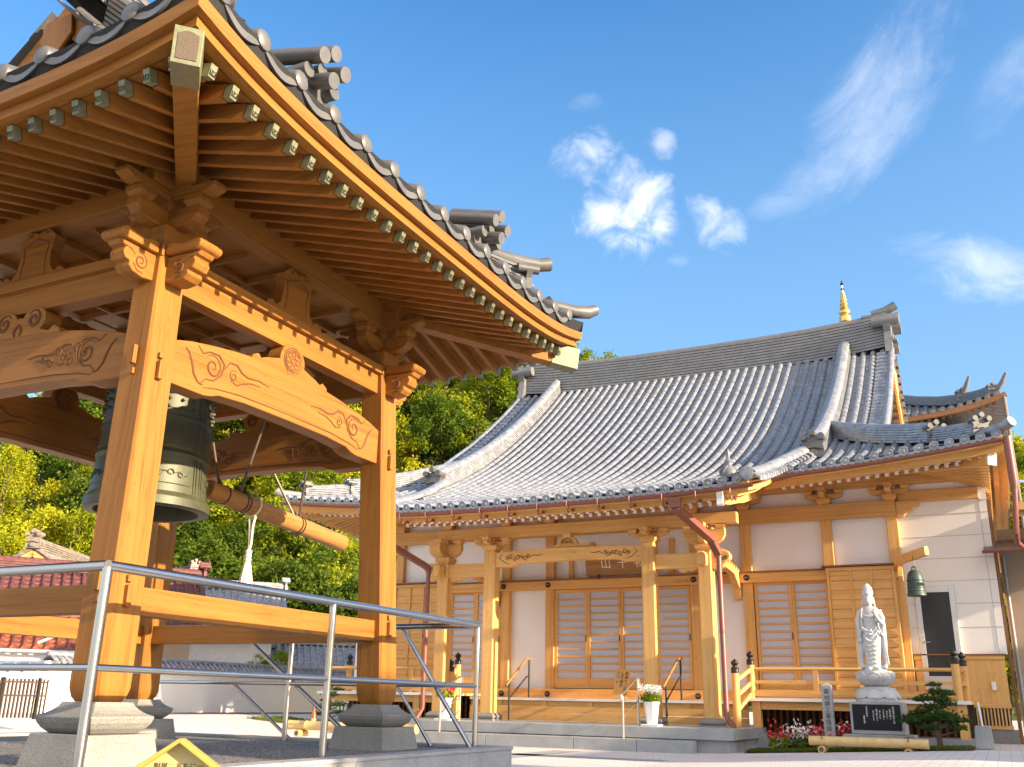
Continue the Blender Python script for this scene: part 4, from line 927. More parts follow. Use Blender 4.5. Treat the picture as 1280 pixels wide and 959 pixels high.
# gutters with hangers, rain chutes and down pipes
mb = MB()
def gutter(mb, pts, r=.068):
    vs = []; n = 8
    for q in pts: vs += [q + Vector((0, r * math.cos(t), r * math.sin(t))) for t in [math.pi + math.pi * j / n for j in range(n + 1)]] + [q + Vector((0, (r - .012) * math.cos(t), (r - .012) * math.sin(t))) for t in [2 * math.pi - math.pi * j / n for j in range(n + 1)]]
    m_ = 2 * (n + 1)
    mb.add(vs, [(i * m_ + j, i * m_ + (j + 1) % m_, i * m_ + m_ + (j + 1) % m_, i * m_ + m_ + j) for i in range(len(pts) - 1) for j in range(m_)] + [tuple(range(m_ - 1, -1, -1)), tuple(range((len(pts) - 1) * m_, len(pts) * m_))])
gp = [Vector((HX - GO - .02 + (2 * GO + .02) * i / 12, YE - 2.40, 4.50 + .10 * abs(i / 6 - 1) ** 4)) for i in range(13)]
gutter(mb, gp); mb.build('porch_gutter', COPPER, hall, smooth=True, angle=50)
for i in range(13):
    x = HX - GO + .4 + i * .64; y = YE - 2.40; z = 4.50
    mb = MB(); mb.tube([(x, y - .07, z + .02), (x, y - .072, z - .07), (x, y + .02, z - .19), (x, y + .26, z - .10)], .012, 6); mb.tube([(x, y + .05, z - .06), (x, y + .02, z - .19)], .01, 6); mb.tube([(x, y + .24, z - .10), (x, y + .33, z - .10)], .03, 8); mb.build('gutter_hanger', COPPER, hall)
for k in (1, -1):
    mb = MB(); gutter(mb, [FP(k * (GO - .1 + (HW - GO + .02) * i / 10), -.10, -.10) for i in range(11)][::k], .06); mb.build('eave_gutter', COPPER, hall, smooth=True, angle=50)
def downpipe(name, path, r):
    mb = MB(); mb.tube(path, r, 12)
    for a_, b_ in zip(path[:-1], path[1:]):
        a_, b_ = Vector(a_), Vector(b_)
        if (b_ - a_).length > 1.2:
            for t in (.03, .5, .97): c_ = a_.lerp(b_, t); d = (b_ - a_).normalized() * .03; mb.tube([c_ - d, c_ + d], r * 1.12, 12)
    return mb.build(name, COPPER, hall, smooth=True, angle=50)
mb = MB(); mb.bar((-5.02, YE - 2.38, 4.44), (-5.02, YE - 2.36, 4.26), .24, .10, mat=0, upv=(0, 1, 0), w1=.2, h1=.09); mb.bar((-5.02, YE - 2.36, 4.27), (-4.72, YE - .95, 3.86), .17, .12, mat=0); mb.bar((-4.73, YE - .97, 3.86), (-4.66, YE - .72, 3.62), .15, .12, mat=0); mb.build('rain_chute', COPPER, hall, bevel=.01)
downpipe('down_pipe', [(-4.66, YE - .72, 3.66), (-4.66, YE - .72, .62), (-4.62, YE - .76, .52), (-4.52, YE - .84, .46), (-4.50, YE - .86, .40)], .05)
mb = MB(); xl = HX - GO + .35; mb.bar((xl - .3, YE - 2.38, 4.40), (xl - .1, YE - 1.6, 4.05), .17, .12, mat=0); mb.bar((xl - .1, YE - 1.6, 4.05), (xl + .42, YE - .75, 3.62), .15, .12, mat=0); mb.build('rain_chute', COPPER, hall, bevel=.01)
downpipe('down_pipe', [(xl + .42, YE - .72, 3.66), (xl + .42, YE - .72, .62), (xl + .36, YE - .8, .46), (xl + .33, YE - .85, .40)], .05)
ce_ = Vector((.66, YE - .05, 5.62))
mb = MB(); mb.tube([ce_, ce_ - Z3 * .2], .075, 12); mb.tube([ce_ - Z3 * .2, ce_ - Z3 * .85, ce_ - Z3 * 1.0], [.075, .075, .045], 12); mb.build('corner_hopper', COPPER, hall, smooth=True)
downpipe('down_pipe', [ce_ - Z3 * .98, (.585, YE - .02, 3.84), (.585, YE + .3, 3.72), (.80, YE + 1.0, 3.58), (.80, YE + 1.0, .2)], .05)

# porch: stone platform, pillars on stone bases, beams and brackets
PTOP = .41
mb = MB(); mb.box(HX - 4.3, -4.28, 17.42, YW - 1.5, PTOP - .19, PTOP, 0)
for k in range(7): pass
mb.box(HX - 4.2, -4.36, 17.50, YW - 1.5, -.02, PTOP - .192, 0)
slab = mb.build('stone_platform', GRANITE_B, hall, bevel=.008)
mb = MB()
xsl = [HX - 4.0, -10.3, -8.9, -7.1, -5.9, -4.93]
for a_, b_ in zip(xsl[:-1], xsl[1:]): mb.box(a_ + .003, b_ - .003, 17.02, 17.498, -.02, .205, 0)
mb.build('stone_step', GRANITE_B, hall, bevel=.008)
PXS = [-11.08, -9.88, -6.21, -5.03]; PY = 19.0
for i, x in enumerate(PXS):
    mb = MB(); w = .145; ch = .025
    vs = [(x + sx, PY + sy, z) for z, f in ((.56, .98), (3.72 if i in (0, 3) else 3.97, .96)) for sx, sy in [(a_ * f, b_ * f) for a_, b_ in ((-w + ch, -w), (w - ch, -w), (w, -w + ch), (w, w - ch), (w - ch, w), (-w + ch, w), (-w, w - ch), (-w, -w + ch))]]
    mb.add(vs, [(j, (j + 1) % 8, 8 + (j + 1) % 8, 8 + j) for j in range(8)] + [tuple(range(7, -1, -1)), tuple(range(8, 16))], 2); pl_ = mb.build('porch_pillar', WH, hall)
    mb = MB(); mb.lathe([(.32, PTOP - .01), (.32, PTOP + .025), (.27, PTOP + .03), (.31, PTOP + .05), (.325, PTOP + .085), (.30, PTOP + .11), (.23, PTOP + .155)], (x, PY, 0), 4); mb.build('pillar_base', GRANITE, pl_, bevel=.006)
def beam(name, x0, x1, y, z0, z1, th, bevel=.006, mats=WH, parent=None):
    mb = MB(); mb.box(x0, x1, y - th / 2, y + th / 2, z0, z1); return mb.build(name, mats, parent or hall, bevel=bevel)
# main rainbow beam between the two middle pillars
x0, x1 = PXS[1] + .13, PXS[2] - .13; L = x1 - x0
top = [(L * t, 3.93 + .04 * math.sin(math.pi * t)) for t in [i / 12 for i in range(13)]]
bot = [(L, 3.61), (L * .9, 3.61), (L * .86, 3.64), (L * .83, 3.675), (L * .5, 3.70), (L * .17, 3.675), (L * .14, 3.64), (L * .1, 3.61), (0, 3.61)]
mb = MB(); mb.prism(top + bot, (x0, PY - .10, 0), (1, 0, 0), Z3, (0, .2, 0), 0); kb = mb.build('porch_rainbow_beam', WH, hall, bevel=.008)
mb = MB()
for sg_ in (1, -1):
    o = Vector((x0, PY - .101, 0)); M = lambda pts: [(x if sg_ > 0 else L - x, z) for x, z in pts]
    curve_groove(mb, M([(.18, 3.90), (.10, 3.80), (.24, 3.70), (.36, 3.66)]), o, (1, 0, 0), Z3, .009)
    for q in range(7): curve_groove(mb, M(spiral(.30 + q * .085, 3.80 + .03 * math.sin(q * 2.3), .05 + .012 * (q % 2), 1.3, q, 1 if q % 2 else -1)), o, (1, 0, 0), Z3, .010)
    curve_groove(mb, M([(.85, 3.80), (.95, 3.84), (1.05, 3.82), (1.15, 3.84)]), o, (1, 0, 0), Z3, .009)
mb.build('carving', GROOVE, kb)
for a_, b_ in ((0, 1), (2, 3)):
    beam('porch_tie_beam', PXS[a_] + .13, PXS[b_] - .13, PY, 3.42, 3.72, .18)
    mb = MB(); xm = PXS[a_] + .14
    mb.prism([(0, 3.42), (.02, 3.36), (.10, 3.33), (.20, 3.37), (.26, 3.35), (.34, 3.38), (.42, 3.42)], (xm if a_ == 0 else PXS[b_] - .14 - .42, PY - .05, 0), (1, 0, 0), Z3, (0, .1, 0), 0); mb.build('hanging_bracket', WH, hall)
mb = MB(); mb.box(HX - 3.45, HX + 3.45, PY - .1, PY + .1, 4.28, 4.50, 0); mb.build('porch_purlin', WH, hall, bevel=.006)
for i, x in enumerate(PXS):
    zb = 3.72 if i in (0, 3) else 3.97
    mb = MB(); small_block(mb, (x, PY), zb + .002, .36, .13 if zb > 3.8 else .16)
    z1 = zb + (.134 if zb > 3.8 else .17); h = 4.278 - z1 - .095
    boat_arm(mb, (x, PY), (1, 0, 0), .42, z1, h, .12, 0); boat_arm(mb, (x, PY), (0, 1, 0), .40, z1 + .001, h, .12, 1)
    for dx, dy in ((-.34, 0), (0, 0), (.34, 0), (0, -.32), (0, .32)): small_block(mb, (x + dx, PY + dy), z1 + h + .002, .19, .088)
    mb.build('bracket', WH, hall, bevel=.006)
    k = -1 if i == 0 else 1
    if i in (0, 3):
        ns = MB(); sh = [(0, 3.38), (.12, 3.37), (.22, 3.42), (.30, 3.52), (.36, 3.56), (.38, 3.64), (.33, 3.72), (.22, 3.77), (.1, 3.76), (0, 3.76)]
        ns.prism(sh, (x + k * .14, PY - .09, 0), (k, 0, 0), Z3, (0, .18, 0), 0); nb = ns.build('porch_nosing', WH, hall, bevel=.02)
        mb = MB()
        for q in range(4): curve_groove(mb, spiral(.10 + .06 * q, 3.62 + .05 * math.sin(q * 2), .05, 1.3, q, 1), (x + k * .14, PY - .0915, 0), (k, 0, 0), Z3, .012)
        mb.build('carving', GROOVE, nb)
        mb = MB(); mb.prism([(-w_, z_) for w_, z_ in sh], (x, PY - .14, 0), (0, 1, 0), Z3, (.16, 0, 0), 1) if False else mb.box(x - .09, x + .09, PY - .44, PY - .15, 3.42, 3.70, 1); mb.build('front_nosing', WH, hall, bevel=.05)
        # curved tie beam back to the wall
        pts = [(0, 3.72), (.5, 3.82), (1.2, 3.90), (1.9, 3.86), (2.5, 3.66)]; low = [(2.5, 3.02), (2.42, 3.06), (2.38, 3.28), (2.25, 3.36), (1.9, 3.55), (1.2, 3.60), (.5, 3.52), (0, 3.42)]
        mb = MB(); mb.prism(pts + low, (x - .08, PY + .14, 0), (0, 1, 0), Z3, (.16, 0, 0), 1); mb.build('curved_tie_beam', WH, hall, bevel=.012)
mb = MB(); c_ = (x0 + x1) / 2
mb.prism([(-.5, 3.975), (-.5, 4.0), (-.40, 4.02), (-.26, 4.03), (-.20, 4.14), (-.13, 4.20), (.13, 4.20), (.20, 4.14), (.26, 4.03), (.40, 4.02), (.5, 4.0), (.5, 3.975)], (c_, PY - .06, 0), (1, 0, 0), Z3, (0, .12, 0), 0)
small_block(mb, (c_, PY), 4.19, .2, .088); fs = mb.build('porch_frog_leg_strut', WH, hall, bevel=.008)
mb = MB()
for q in range(3): curve_groove(mb, spiral(-.08 + q * .08, 4.09, .04, 1.2, q, 1), (c_, PY - .0615, 0), (1, 0, 0), Z3, .010)
curve_groove(mb, [(-.14, 4.02), (-.13, 4.12), (0, 4.17), (.13, 4.12), (.14, 4.02)], (c_, PY - .0615, 0), (1, 0, 0), Z3, .01)
mb.build('carving', GROOVE, fs)
# wooden porch floor edge, stepped boards
EY1 = 20.3; EXL, EXR = HX - 3.25, HX + 3.15
mb = MB(); mb.box(EXL, EXR, EY1, YW - .05, .83, .885, 0); mb.build('porch_floor', WH, hall, bevel=.004)
mb = MB(); mb.box(EXL, EXR, EY1 - .006, EY1 - .001, .83, .886, 0); mb.build('floor_edge', WHITE, hall)
mb = MB(); mb.box(EXL, EXR, EY1 + .06, EY1 + .1, .72, .828, 0); mb.box(EXL, EXR, EY1 + .02, EY1 + .07, .565, .715, 0); mb.box(EXL, EXR, EY1, EY1 + .07, .41, .56, 0)
for k in range(6): mb.box(EXL + .7 + k * 1.1, EXL + .82 + k * 1.1, EY1 + .03, EY1 + .058, .718, .829, 2)
mb.build('step_boards', WH, hall, bevel=.004)

# ------------------------------------------------ facade wall
FL = .92
POSTS = [-14.0, -12.55, -10.84, -9.63, -6.0, -4.80, -3.02, -1.66]
mb = MB(); mb.box(-14.0, -1.66, YW + .05, YW + .12, FL, 5.4, 0); mb.build('plaster_wall', PLASTER, hall)
for x in POSTS:
    mb = MB(); mb.box(x - .11, x + .11, YW - .10, YW + .14, FL - .55 if x in (-14.0, -1.66) else FL, 5.0, 2); mb.build('wall_post', WH, hall, bevel=.008)
for x in (-9.1, -8.55, -7.05, -6.55): 
    mb = MB(); mb.box(x - .055, x + .055, YW - .03, YW + .1, 3.63, 4.5, 2); mb.build('short_post', WH, hall)
def hbeam(name, z0, z1, d, x0=-14.1, x1=-1.56): return beam(name, x0, x1, YW - .115 - d / 2 + .06, z0, z1, d)
hbeam('head_rail', 3.40, 3.61, .14); hbeam('wall_top_beam', 4.70, 5.03, .12); hbeam('sill_beam', FL - .12, 1.10, .14)
mb = MB(); mb.box(-14.12, -1.54, YW - .26, YW - .06, 3.613, 3.64, 0); mb.build('rail_capping', WB, hall)
for x in POSTS[1:-1]:
    for z in ((3.505, .98) if x not in (-12.55, -3.02) else ()):
        mb = MB(); y = YW - .197
        mb.tube([(x, y, z), (x, y - .02, z), (x, y - .035, z)], [.065, .065, .035], 16); bs_ = mb.build('nail_cover', BLACK, hall, smooth=True)
        mb = MB(); 
        for dx in (-.02, .02): mb.tube([(x + dx, y - .034, z + .005), (x + dx, y - .040, z + .005)], .009, 8)
        mb.build('nail_head', ALU, bs_)
for x in POSTS:
    mb = MB(); z = 5.035; small_block(mb, (x, YW - .06), z, .30, .13); boat_arm(mb, (x, YW - .06), (1, 0, 0), .40, z + .132, .11, .12, 0); boat_arm(mb, (x, YW - .06), (0, 1, 0), .45, z + .133, .11, .12, 1)
    for dx, dy in ((-.32, 0), (0, 0), (.32, 0), (0, -.36)): small_block(mb, (x + dx, YW - .06 + dy), z + .245, .18, .085)
    mb.build('wall_bracket', WH, hall, bevel=.006)
beam('wall_plate', -15.2, -.4, YW - .06, 5.37, 5.58, .2)
for k, x in ((1, -1.66), (-1, -14.0)):
    mb = MB(); mb.prism([(0, 4.70), (.14, 4.68), (.22, 4.76), (.30, 4.78), (.34, 4.88), (.46, 4.90), (.50, 5.0), (0, 5.0)], (x + k * .11, YW - .13, 0), (k, 0, 0), Z3, (0, .13, 0), 0); mb.build('wall_nosing', WH, hall, bevel=.012)
# sliding paper doors
def shoji(x0, x1, z0, z1, nrow, parent_label=None, kick=.22):
    y = YW - .02; n = nrow
    mb = MB(); fw_ = .062
    mb.box(x0, x0 + fw_, y - .04, y, z0, z1, 2); mb.box(x1 - fw_, x1, y - .04, y, z0, z1, 2)
    mb.box(x0 + fw_, x1 - fw_, y - .04, y, z1 - .07, z1, 0); mb.box(x0 + fw_, x1 - fw_, y - .04, y, z0, z0 + kick, 0)
    for k in range(1, n):
        z = z0 + kick + (z1 - .07 - z0 - kick) * k / n; mb.box(x0 + fw_, x1 - fw_, y - .032, y - .004, z - .019, z + .019, 0)
    d = mb.build('shoji_door', WH, hall, bevel=.004)
    mb = MB(); mb.box(x0 + fw_, x1 - fw_, y - .002, y + .006, z0 + kick, z1 - .07, 0); mb.build('paper_pane', PAPER, d)
    mb = MB(); mb.box(x1 - .05, x1 - .025, y - .046, y - .0405, z0 + 1.05, z0 + 1.2, 0); mb.build('door_pull', BLACK, d)
for i in range(4):
    w = (3.63 - .26) / 4; shoji(-9.5 + i * w, -9.5 + (i + 1) * w - .004, 1.12, 3.39, 12)
for a_, b_ in ((-4.67, -3.05), (-12.42, -10.97)):
    w = (b_ - a_) / 2
    for i in range(2): shoji(a_ + i * w, a_ + (i + 1) * w - .004, 1.12, 3.42, 12)
for x in (-9.56, -6.07): mb = MB(); mb.box(x - .055, x + .055, YW - .07, YW + .02, 1.1, 3.40, 2); mb.build('door_jamb', WH, hall)
# boarded shutter cases at both ends
for x0, x1 in ((-3.06, -1.70), (-13.95, -12.62)):
    mb = MB(); y = YW - .32
    mb.box(x0, x1, y, YW - .12, 1.16, 3.62, 0)
    nb = 12
    for r_ in range(nb):
        z = 1.20 + (3.54 - 1.20) * r_ / nb; h = (3.54 - 1.20) / nb
        mb.add([(x0 + .06, y - .004, z + .006), (x1 - .06, y - .004, z + .006), (x1 - .06, y - .022, z + .008), (x0 + .06, y - .022, z + .008), (x0 + .06, y - .004, z + h), (x1 - .06, y - .004, z + h)], [(0, 1, 2, 3), (3, 2, 5, 4), (0, 3, 4), (1, 5, 2)], 0)
    for x in (x0 + .03, x0 + (x1 - x0) * .36, x0 + (x1 - x0) * .66, x1 - .03): mb.box(x - .022, x + .022, y - .045, y - .0205, 1.16, 3.56, 2)
    mb.box(x0 - .01, x1 + .01, y - .04, y - .001, 3.562, 3.63, 0); mb.box(x0 - .01, x1 + .01, y - .03, y - .001, 1.10, 1.158, 0)
    sc_ = mb.build('shutter_case', WH, hall)
    mb = MB(); mb.box(x0 - .09, x1 + .06, y - .12, YW - .11, 3.642, 3.672, 0); mb.build('case_roof', COPPER, sc_)
# signboard over the doors
sgn = thing('name_board', 'brown wooden name board with pale characters above the central paper doors', 'signboard', (-7.75, YW - .3, 3.7))
so = Vector((-8.62, YW - .16, 3.66)); ax_, ay_ = Vector((1, 0, 0)), Vector((0, -.32, .947)).normalized()
mb = MB(); nzz = ax_.cross(ay_)
mb.prism([(.06, 0), (.35, .015), (.8, .03), (1.6, .03), (1.68, .05), (1.72, .50), (.02, .50), (0, .06)], so, ax_, ay_, nzz * .04, 0); mb.build('board', WS, sgn, bevel=.01)
mb = MB()
text_mesh('山', .27, 0, mb, so + ax_ * .40 + ay_ * .22 + nzz * .042, ax_, ay_, .004); text_mesh('千', .27, 0, mb, so + ax_ * .82 + ay_ * .22 + nzz * .042, ax_, ay_, .004); text_mesh('物', .27, 0, mb, so + ax_ * 1.24 + ay_ * .22 + nzz * .042, ax_, ay_, .004)
mb.build('lettering', WHITE, sgn)
mb = MB(); mb.tube([so + ax_ * .33 + nzz * .02, so + ax_ * .33 - ay_ * .02 + nzz * .09, so + ax_ * .33 + ay_ * .07 + nzz * .08], .025, 8); mb.build('bracket_hook', BLACK, sgn)
# side wing: cream siding, wainscot, slatted vent, glazed door
wing = thing('side_wing', 'cream sided wing at the right end of the hall with dark glazed door', 'building', (-.7, YW, .3))
mb = MB(); mb.box(-1.55, .19, YW + .04, YW + .25, 1.86, 6.0, 0)
wl = mb.build('siding_wall', SIDING, wing)
mb = MB()
for z in (2.39, 2.86, 3.32, 3.78, 4.24, 4.70): mb.box(-1.5, .19, YW + .034, YW + .0395, z - .004, z + .004, 0)
mb.box(.045, .052, YW + .034, YW + .0395, 1.87, 4.96, 0); mb.build('siding_joint', flat('joint_line', (.40, .37, .33), .8), wl)  # thin darker strips mark the siding joints
beam('wing_beam', -1.5, .06, YW + .0, 4.98, 5.22, .1, parent=wing)
mb = MB(); mb.box(.06, .2, YW - .03, YW + .26, 4.95, 5.25, 0); mb.build('corner_block', WHITE, wing)
mb = MB(); mb.box(-1.52, .12, YW + .03, YW + .2, .93, 1.76, 2)
for k in range(9): mb.box(-1.5 + k * .18, -1.494 + k * .18, YW + .026, YW + .0295, .95, 1.75, 2)
mb.box(-1.53, .13, YW + .0, YW + .2, 1.762, 1.84, 0); mb.box(-1.53, .13, YW + .01, YW + .2, .85, .928, 0); mb.build('wainscot', WH, wing)
mb = MB(); mb.box(-1.55, .15, YW - .03, YW + .2, 1.842, 1.868, 0); mb.build('wainscot_cap', WB, wing)
mb = MB()
for k in range(12): mb.box(-.63 + k * .062, -.60 + k * .062, YW + .03, YW + .06, .53, .848, 2)
mb.box(-.68, .12, YW + .02, YW + .07, .46, .527, 0); mb.build('slatted_vent', WH, wing)
mb = MB(); mb.box(-.68, .1, YW + .1, YW + .2, .3, .85, 0); mb.build('vent_void', BLACK, wing)
mb = MB(); mb.box(-1.5, .2, YW + .05, YW + .3, .0, .455, 0); mb.build('foundation', GRANITE, wing)
dx0, dx1 = -1.38, -.63
mb = MB(); y = YW - .0
mb.box(dx0, dx0 + .1, y - .03, y + .06, 1.17, 3.22, 0); mb.box(dx1 - .1, dx1, y - .03, y + .06, 1.17, 3.22, 0); mb.box(dx0 + .1, dx1 - .1, y - .03, y + .06, 3.09, 3.22, 0); mb.box(dx0 + .1, dx1 - .1, y - .03, y + .06, 1.17, 1.44, 0)
dr = mb.build('glazed_door', ALU, wing, bevel=.004)
mb = MB(); mb.box(dx0 + .1, dx1 - .1, y - .005, y + .01, 1.44, 3.09, 0); mb.build('glass', GLASSD, dr)
mb = MB(); mb.tube([(dx0 + .06, y - .03, 2.10), (dx0 + .06, y - .08, 2.10), (dx0 + .20, y - .08, 2.10)], .012, 8)
for z in (2.2, 2.55): mb.tube([(dx0 + .05, y - .03, z), (dx0 + .05, y - .04, z)], .018, 10)
mb.build('handle', STEEL, dr)
mb = MB(); mb.box(-.17, -.09, YW - .05, YW + .03, 1.22, 1.34, 0); mb.box(-.165, -.095, YW - .06, YW + .0, 1.18, 1.222, 0); mb.build('outlet_box', WHITE, wing, bevel=.006)
# recess with lean-to roof to the right of the wing
mb = MB(); mb.box(.30, 4.0, YW + 1.2, YW + 1.4, 0, 4.5, 0); mb.build('rear_wall', flat('beige_render', (.50, .41, .30), .8, var=.05), wing)
mb = MB(); mb.box(.20, .26, YW + .05, YW + 1.2, 0, 5.0, 0); mb.build('return_wall', WB[2], wing)
mb = MB(); mb.grid(lambda uu, vv: (.02 + 4 * uu, YW - .45 + 1.7 * vv, 3.86 + .42 * vv + .012 * (int(vv * 8) % 2)), 4, 8, 0); mb.box(.02, 4.0, YW - .5, YW - .44, 3.80, 3.85, 0); lr = mb.build('lean_to_roof', TILE_D, wing)
mb = MB(); gutter(mb, [Vector((-.02 + .4 * i, YW - .55, 3.82)) for i in range(11)], .055); mb.build('gutter', COPPER, lr)
mb = MB(); mb.tube([(.36, YW + .9, .0), (.36, YW + .9, 3.9)], .035, 10); mb.build('grey_pipe', flat('grey_pipe', (.36, .37, .38), .5), wing, smooth=True)
mb = MB(); mb.grid(lambda uu, vv: (.62 + 5 * uu, YW - .9 + 3.0 * vv, 4.62 + .30 * vv), 2, 2, 0); mb.bar((.62, YW - .92, 4.60), (5.6, YW - .92, 4.60), .08, .16, mat=0); mb.build('wing_eave', WH, wing)

# verandas with railing, right and left of the porch
def giboshi(mb, x, y, z, r=.075):
    mb.lathe([(r, z), (r * 1.03, z + .03), (r * .98, z + .07), (r * 1.05, z + .08), (r * 1.05, z + .10), (r * .62, z + .115), (r * .55, z + .135), (r * .85, z + .16), (r * .98, z + .19), (r * .85, z + .22), (r * .4, z + .245), (.008, z + .27)], (x, y, 0), 18)
for k, (xa, xb) in ((1, (-4.58, -.52)), (-1, (-15.0, -11.05))):
    yv = 19.78; sgn_ = 'right' if k > 0 else 'left'
    mb = MB(); mb.box(xa, xb, yv, YW - .05, .90, .955, 0); ver = mb.build('veranda_floor', WH, hall, bevel=.004)
    mb = MB(); mb.box(xa, xb, yv - .006, yv - .001, .895, .957, 0); mb.build('floor_edge', WHITE, hall)
    mb = MB(); mb.box(xa + .1, xb - .1, yv + .10, yv + .2, .74, .898, 0)
    for x in (xa + .12, xa + 1.45, xa + 2.7, xb - .25): mb.box(x, x + .16, yv + .06, yv + .22, .30, .898, 2)
    mb.build('veranda_frame', WH, hall, bevel=.004)
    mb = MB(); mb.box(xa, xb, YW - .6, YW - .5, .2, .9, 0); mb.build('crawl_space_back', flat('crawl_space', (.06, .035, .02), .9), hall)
    mb = MB()
    for q in range(30): x = xa + .15 + q * (xb - xa - .3) / 29; mb.box(x, x + .05, YW - .66, YW - .62, .28, .9, 2)
    mb.build('crawl_space_slats', WB, hall)
    mb = MB(); mb.box(xa - .1, xb + .1, yv - .3, YW, .05, .30, 0); mb.build('veranda_base', GRANITE_B, hall)
    rl_ = thing('veranda_railing', ('pale wooden railing with black onion caps on the right veranda behind the stone statue' if k > 0 else 'pale wooden railing with black onion caps on the left veranda behind the bell tower pillar'), 'railing', ((xa + xb) / 2, yv, .95))
    ends = (xa + .12, xb - .2) if k > 0 else (xb - .12, xa + .2)
    yr = yv + .12
    mb = MB(); mb.tube([(ends[0], yr, 1.50), (ends[1], yr, 1.50)], .035, 12, 0); mb.build('handrail', WH, rl_, smooth=True)
    mb = MB(); mb.box(min(ends), max(ends), yr - .03, yr + .03, 1.22, 1.29, 0); mb.build('middle_rail', WH, rl_)
    mb = MB(); mb.box(min(ends), max(ends), yr - .045, yr + .045, .99, 1.11, 0); mb.build('bottom_rail', WH, rl_)
    for q in (1, 2): 
        x = ends[0] + (ends[1] - ends[0]) * q / 3; mb = MB(); mb.box(x - .045, x + .045, yr - .04, yr + .04, .957, 1.475, 2); mb.build('baluster', WH, rl_)
    for x, y, top in ((ends[1], yr, 1.60), (ends[1] + k * .10, yr + 1.0, 1.60), (ends[0], yr, 1.58), (ends[0] - k * .17, yr - .62, 1.40)):
        mb = MB(); mb.tube([(x, y, .42 if y < yv else .95), (x, y, top)], .073, 16, 2); po = mb.build('end_post', WH, rl_, smooth=True)
        mb = MB(); giboshi(mb, x, y, top + .001); mb.build('onion_cap', BLACK, po, smooth=True, angle=30)
    mb = MB(); x = ends[0]; 
    for z0, z1 in ((1.50, 1.26), (1.25, .98), (1.05, .70)): mb.bar((x, yr, z0), (x - k * .17, yr - .62, z1 - .0), .05, .07, mat=1)
    mb.build('stair_rail', WH, rl_)
    mb = MB(); mb.tube([(ends[1] + k * .10, yr + .02, 1.50), (ends[1] + k * .10, yr + 1.0, 1.50)], .03, 10, 1); mb.box(ends[1] + k * .10 - .03, ends[1] + k * .10 + .03, yr, yr + 1.0, 1.22, 1.29, 1); mb.build('return_rail', WH, rl_)
# ================================================================== small things before the hall
# black stair rails with wooden grips, steel rails on the stone steps
for x, lab in ((-9.70, 'black stair rail with wooden grip before the left white panel'), (-6.14, 'black stair rail with wooden grip beside the third porch pillar')):
    t = thing('stair_rail', lab, 'handrail', (x, 19.7, PTOP), 'black stair rails at the wooden porch steps')
    y0, y1 = 19.62, 20.5; x1 = x + .06
    mb = MB(); mb.tube([(x, y0, PTOP), (x, y0, 1.22)], .022, 10); mb.build('lower_post', BLACK, t, smooth=True)
    mb = MB(); mb.tube([(x1, y1, .886), (x1, y1, 1.72)], .022, 10); mb.build('upper_post', BLACK, t, smooth=True)
    mb = MB(); mb.tube([(x, y0, .86), (x1, y1 - .12, 1.34), (x1, y1, 1.34)], .016, 8); mb.build('mid_bar', BLACK, t, smooth=True)
    mb = MB(); mb.tube([(x - .02, y0 - .12, 1.12), (x, y0, 1.23), (x1, y1 - .15, 1.72), (x1, y1 + .15, 1.74)], .026, 10, 1); mb.build('grip', wood3('oiled_grip', (.40, .19, .07), (.27, .12, .04)), t, smooth=True)
STEELW = flat('warm_steel', (.58, .50, .42), .3, metal=.9, var=.06)
for x, lab in ((-6.22, 'low steel handrail on the stone steps near the white flower pot'), (-10.05, 'low steel handrail on the stone steps beside the red flower pot')):
    t = thing('step_handrail', lab, 'handrail', (x, 17.2, .2), 'steel handrails on the stone steps')
    mb = MB(); mb.tube([(x, 17.25, .2), (x, 17.25, .93)], .02, 10); mb.build('lower_post', STEELW, t, smooth=True)
    mb = MB(); mb.tube([(x + .05, 17.95, PTOP), (x + .05, 17.95, 1.24)], .02, 10); mb.build('upper_post', STEELW, t, smooth=True)
    mb = MB(); mb.tube([(x, 17.17, .86), (x, 17.15, .94), (x, 17.25, .96), (x + .05, 17.9, 1.26), (x + .05, 18.02, 1.26), (x + .05, 18.05, 1.12)], .02, 10); mb.tube([(x, 17.25, .55), (x + .05, 17.95, .86)], .011, 8); mb.build('grip', STEELW, t, smooth=True)
def leafball(mb, c, r, n, size, mat=0, flat_=.8, seed=0):
    g = np.random.default_rng(seed)
    for _ in range(n):
        d = g.normal(size=3); d /= np.linalg.norm(d); rr = r * g.uniform(.35, 1.) ** .5
        p = Vector(c) + Vector((d[0] * rr, d[1] * rr, d[2] * rr * flat_)); a_ = Vector(g.normal(size=3)).normalized(); b_ = a_.cross(Vector(d)).normalized(); s_ = size * g.uniform(.6, 1.3)
        mb.add([p - a_ * s_, p - b_ * s_ * .45, p + a_ * s_, p + b_ * s_ * .45], [(0, 1, 2, 3)], mat)
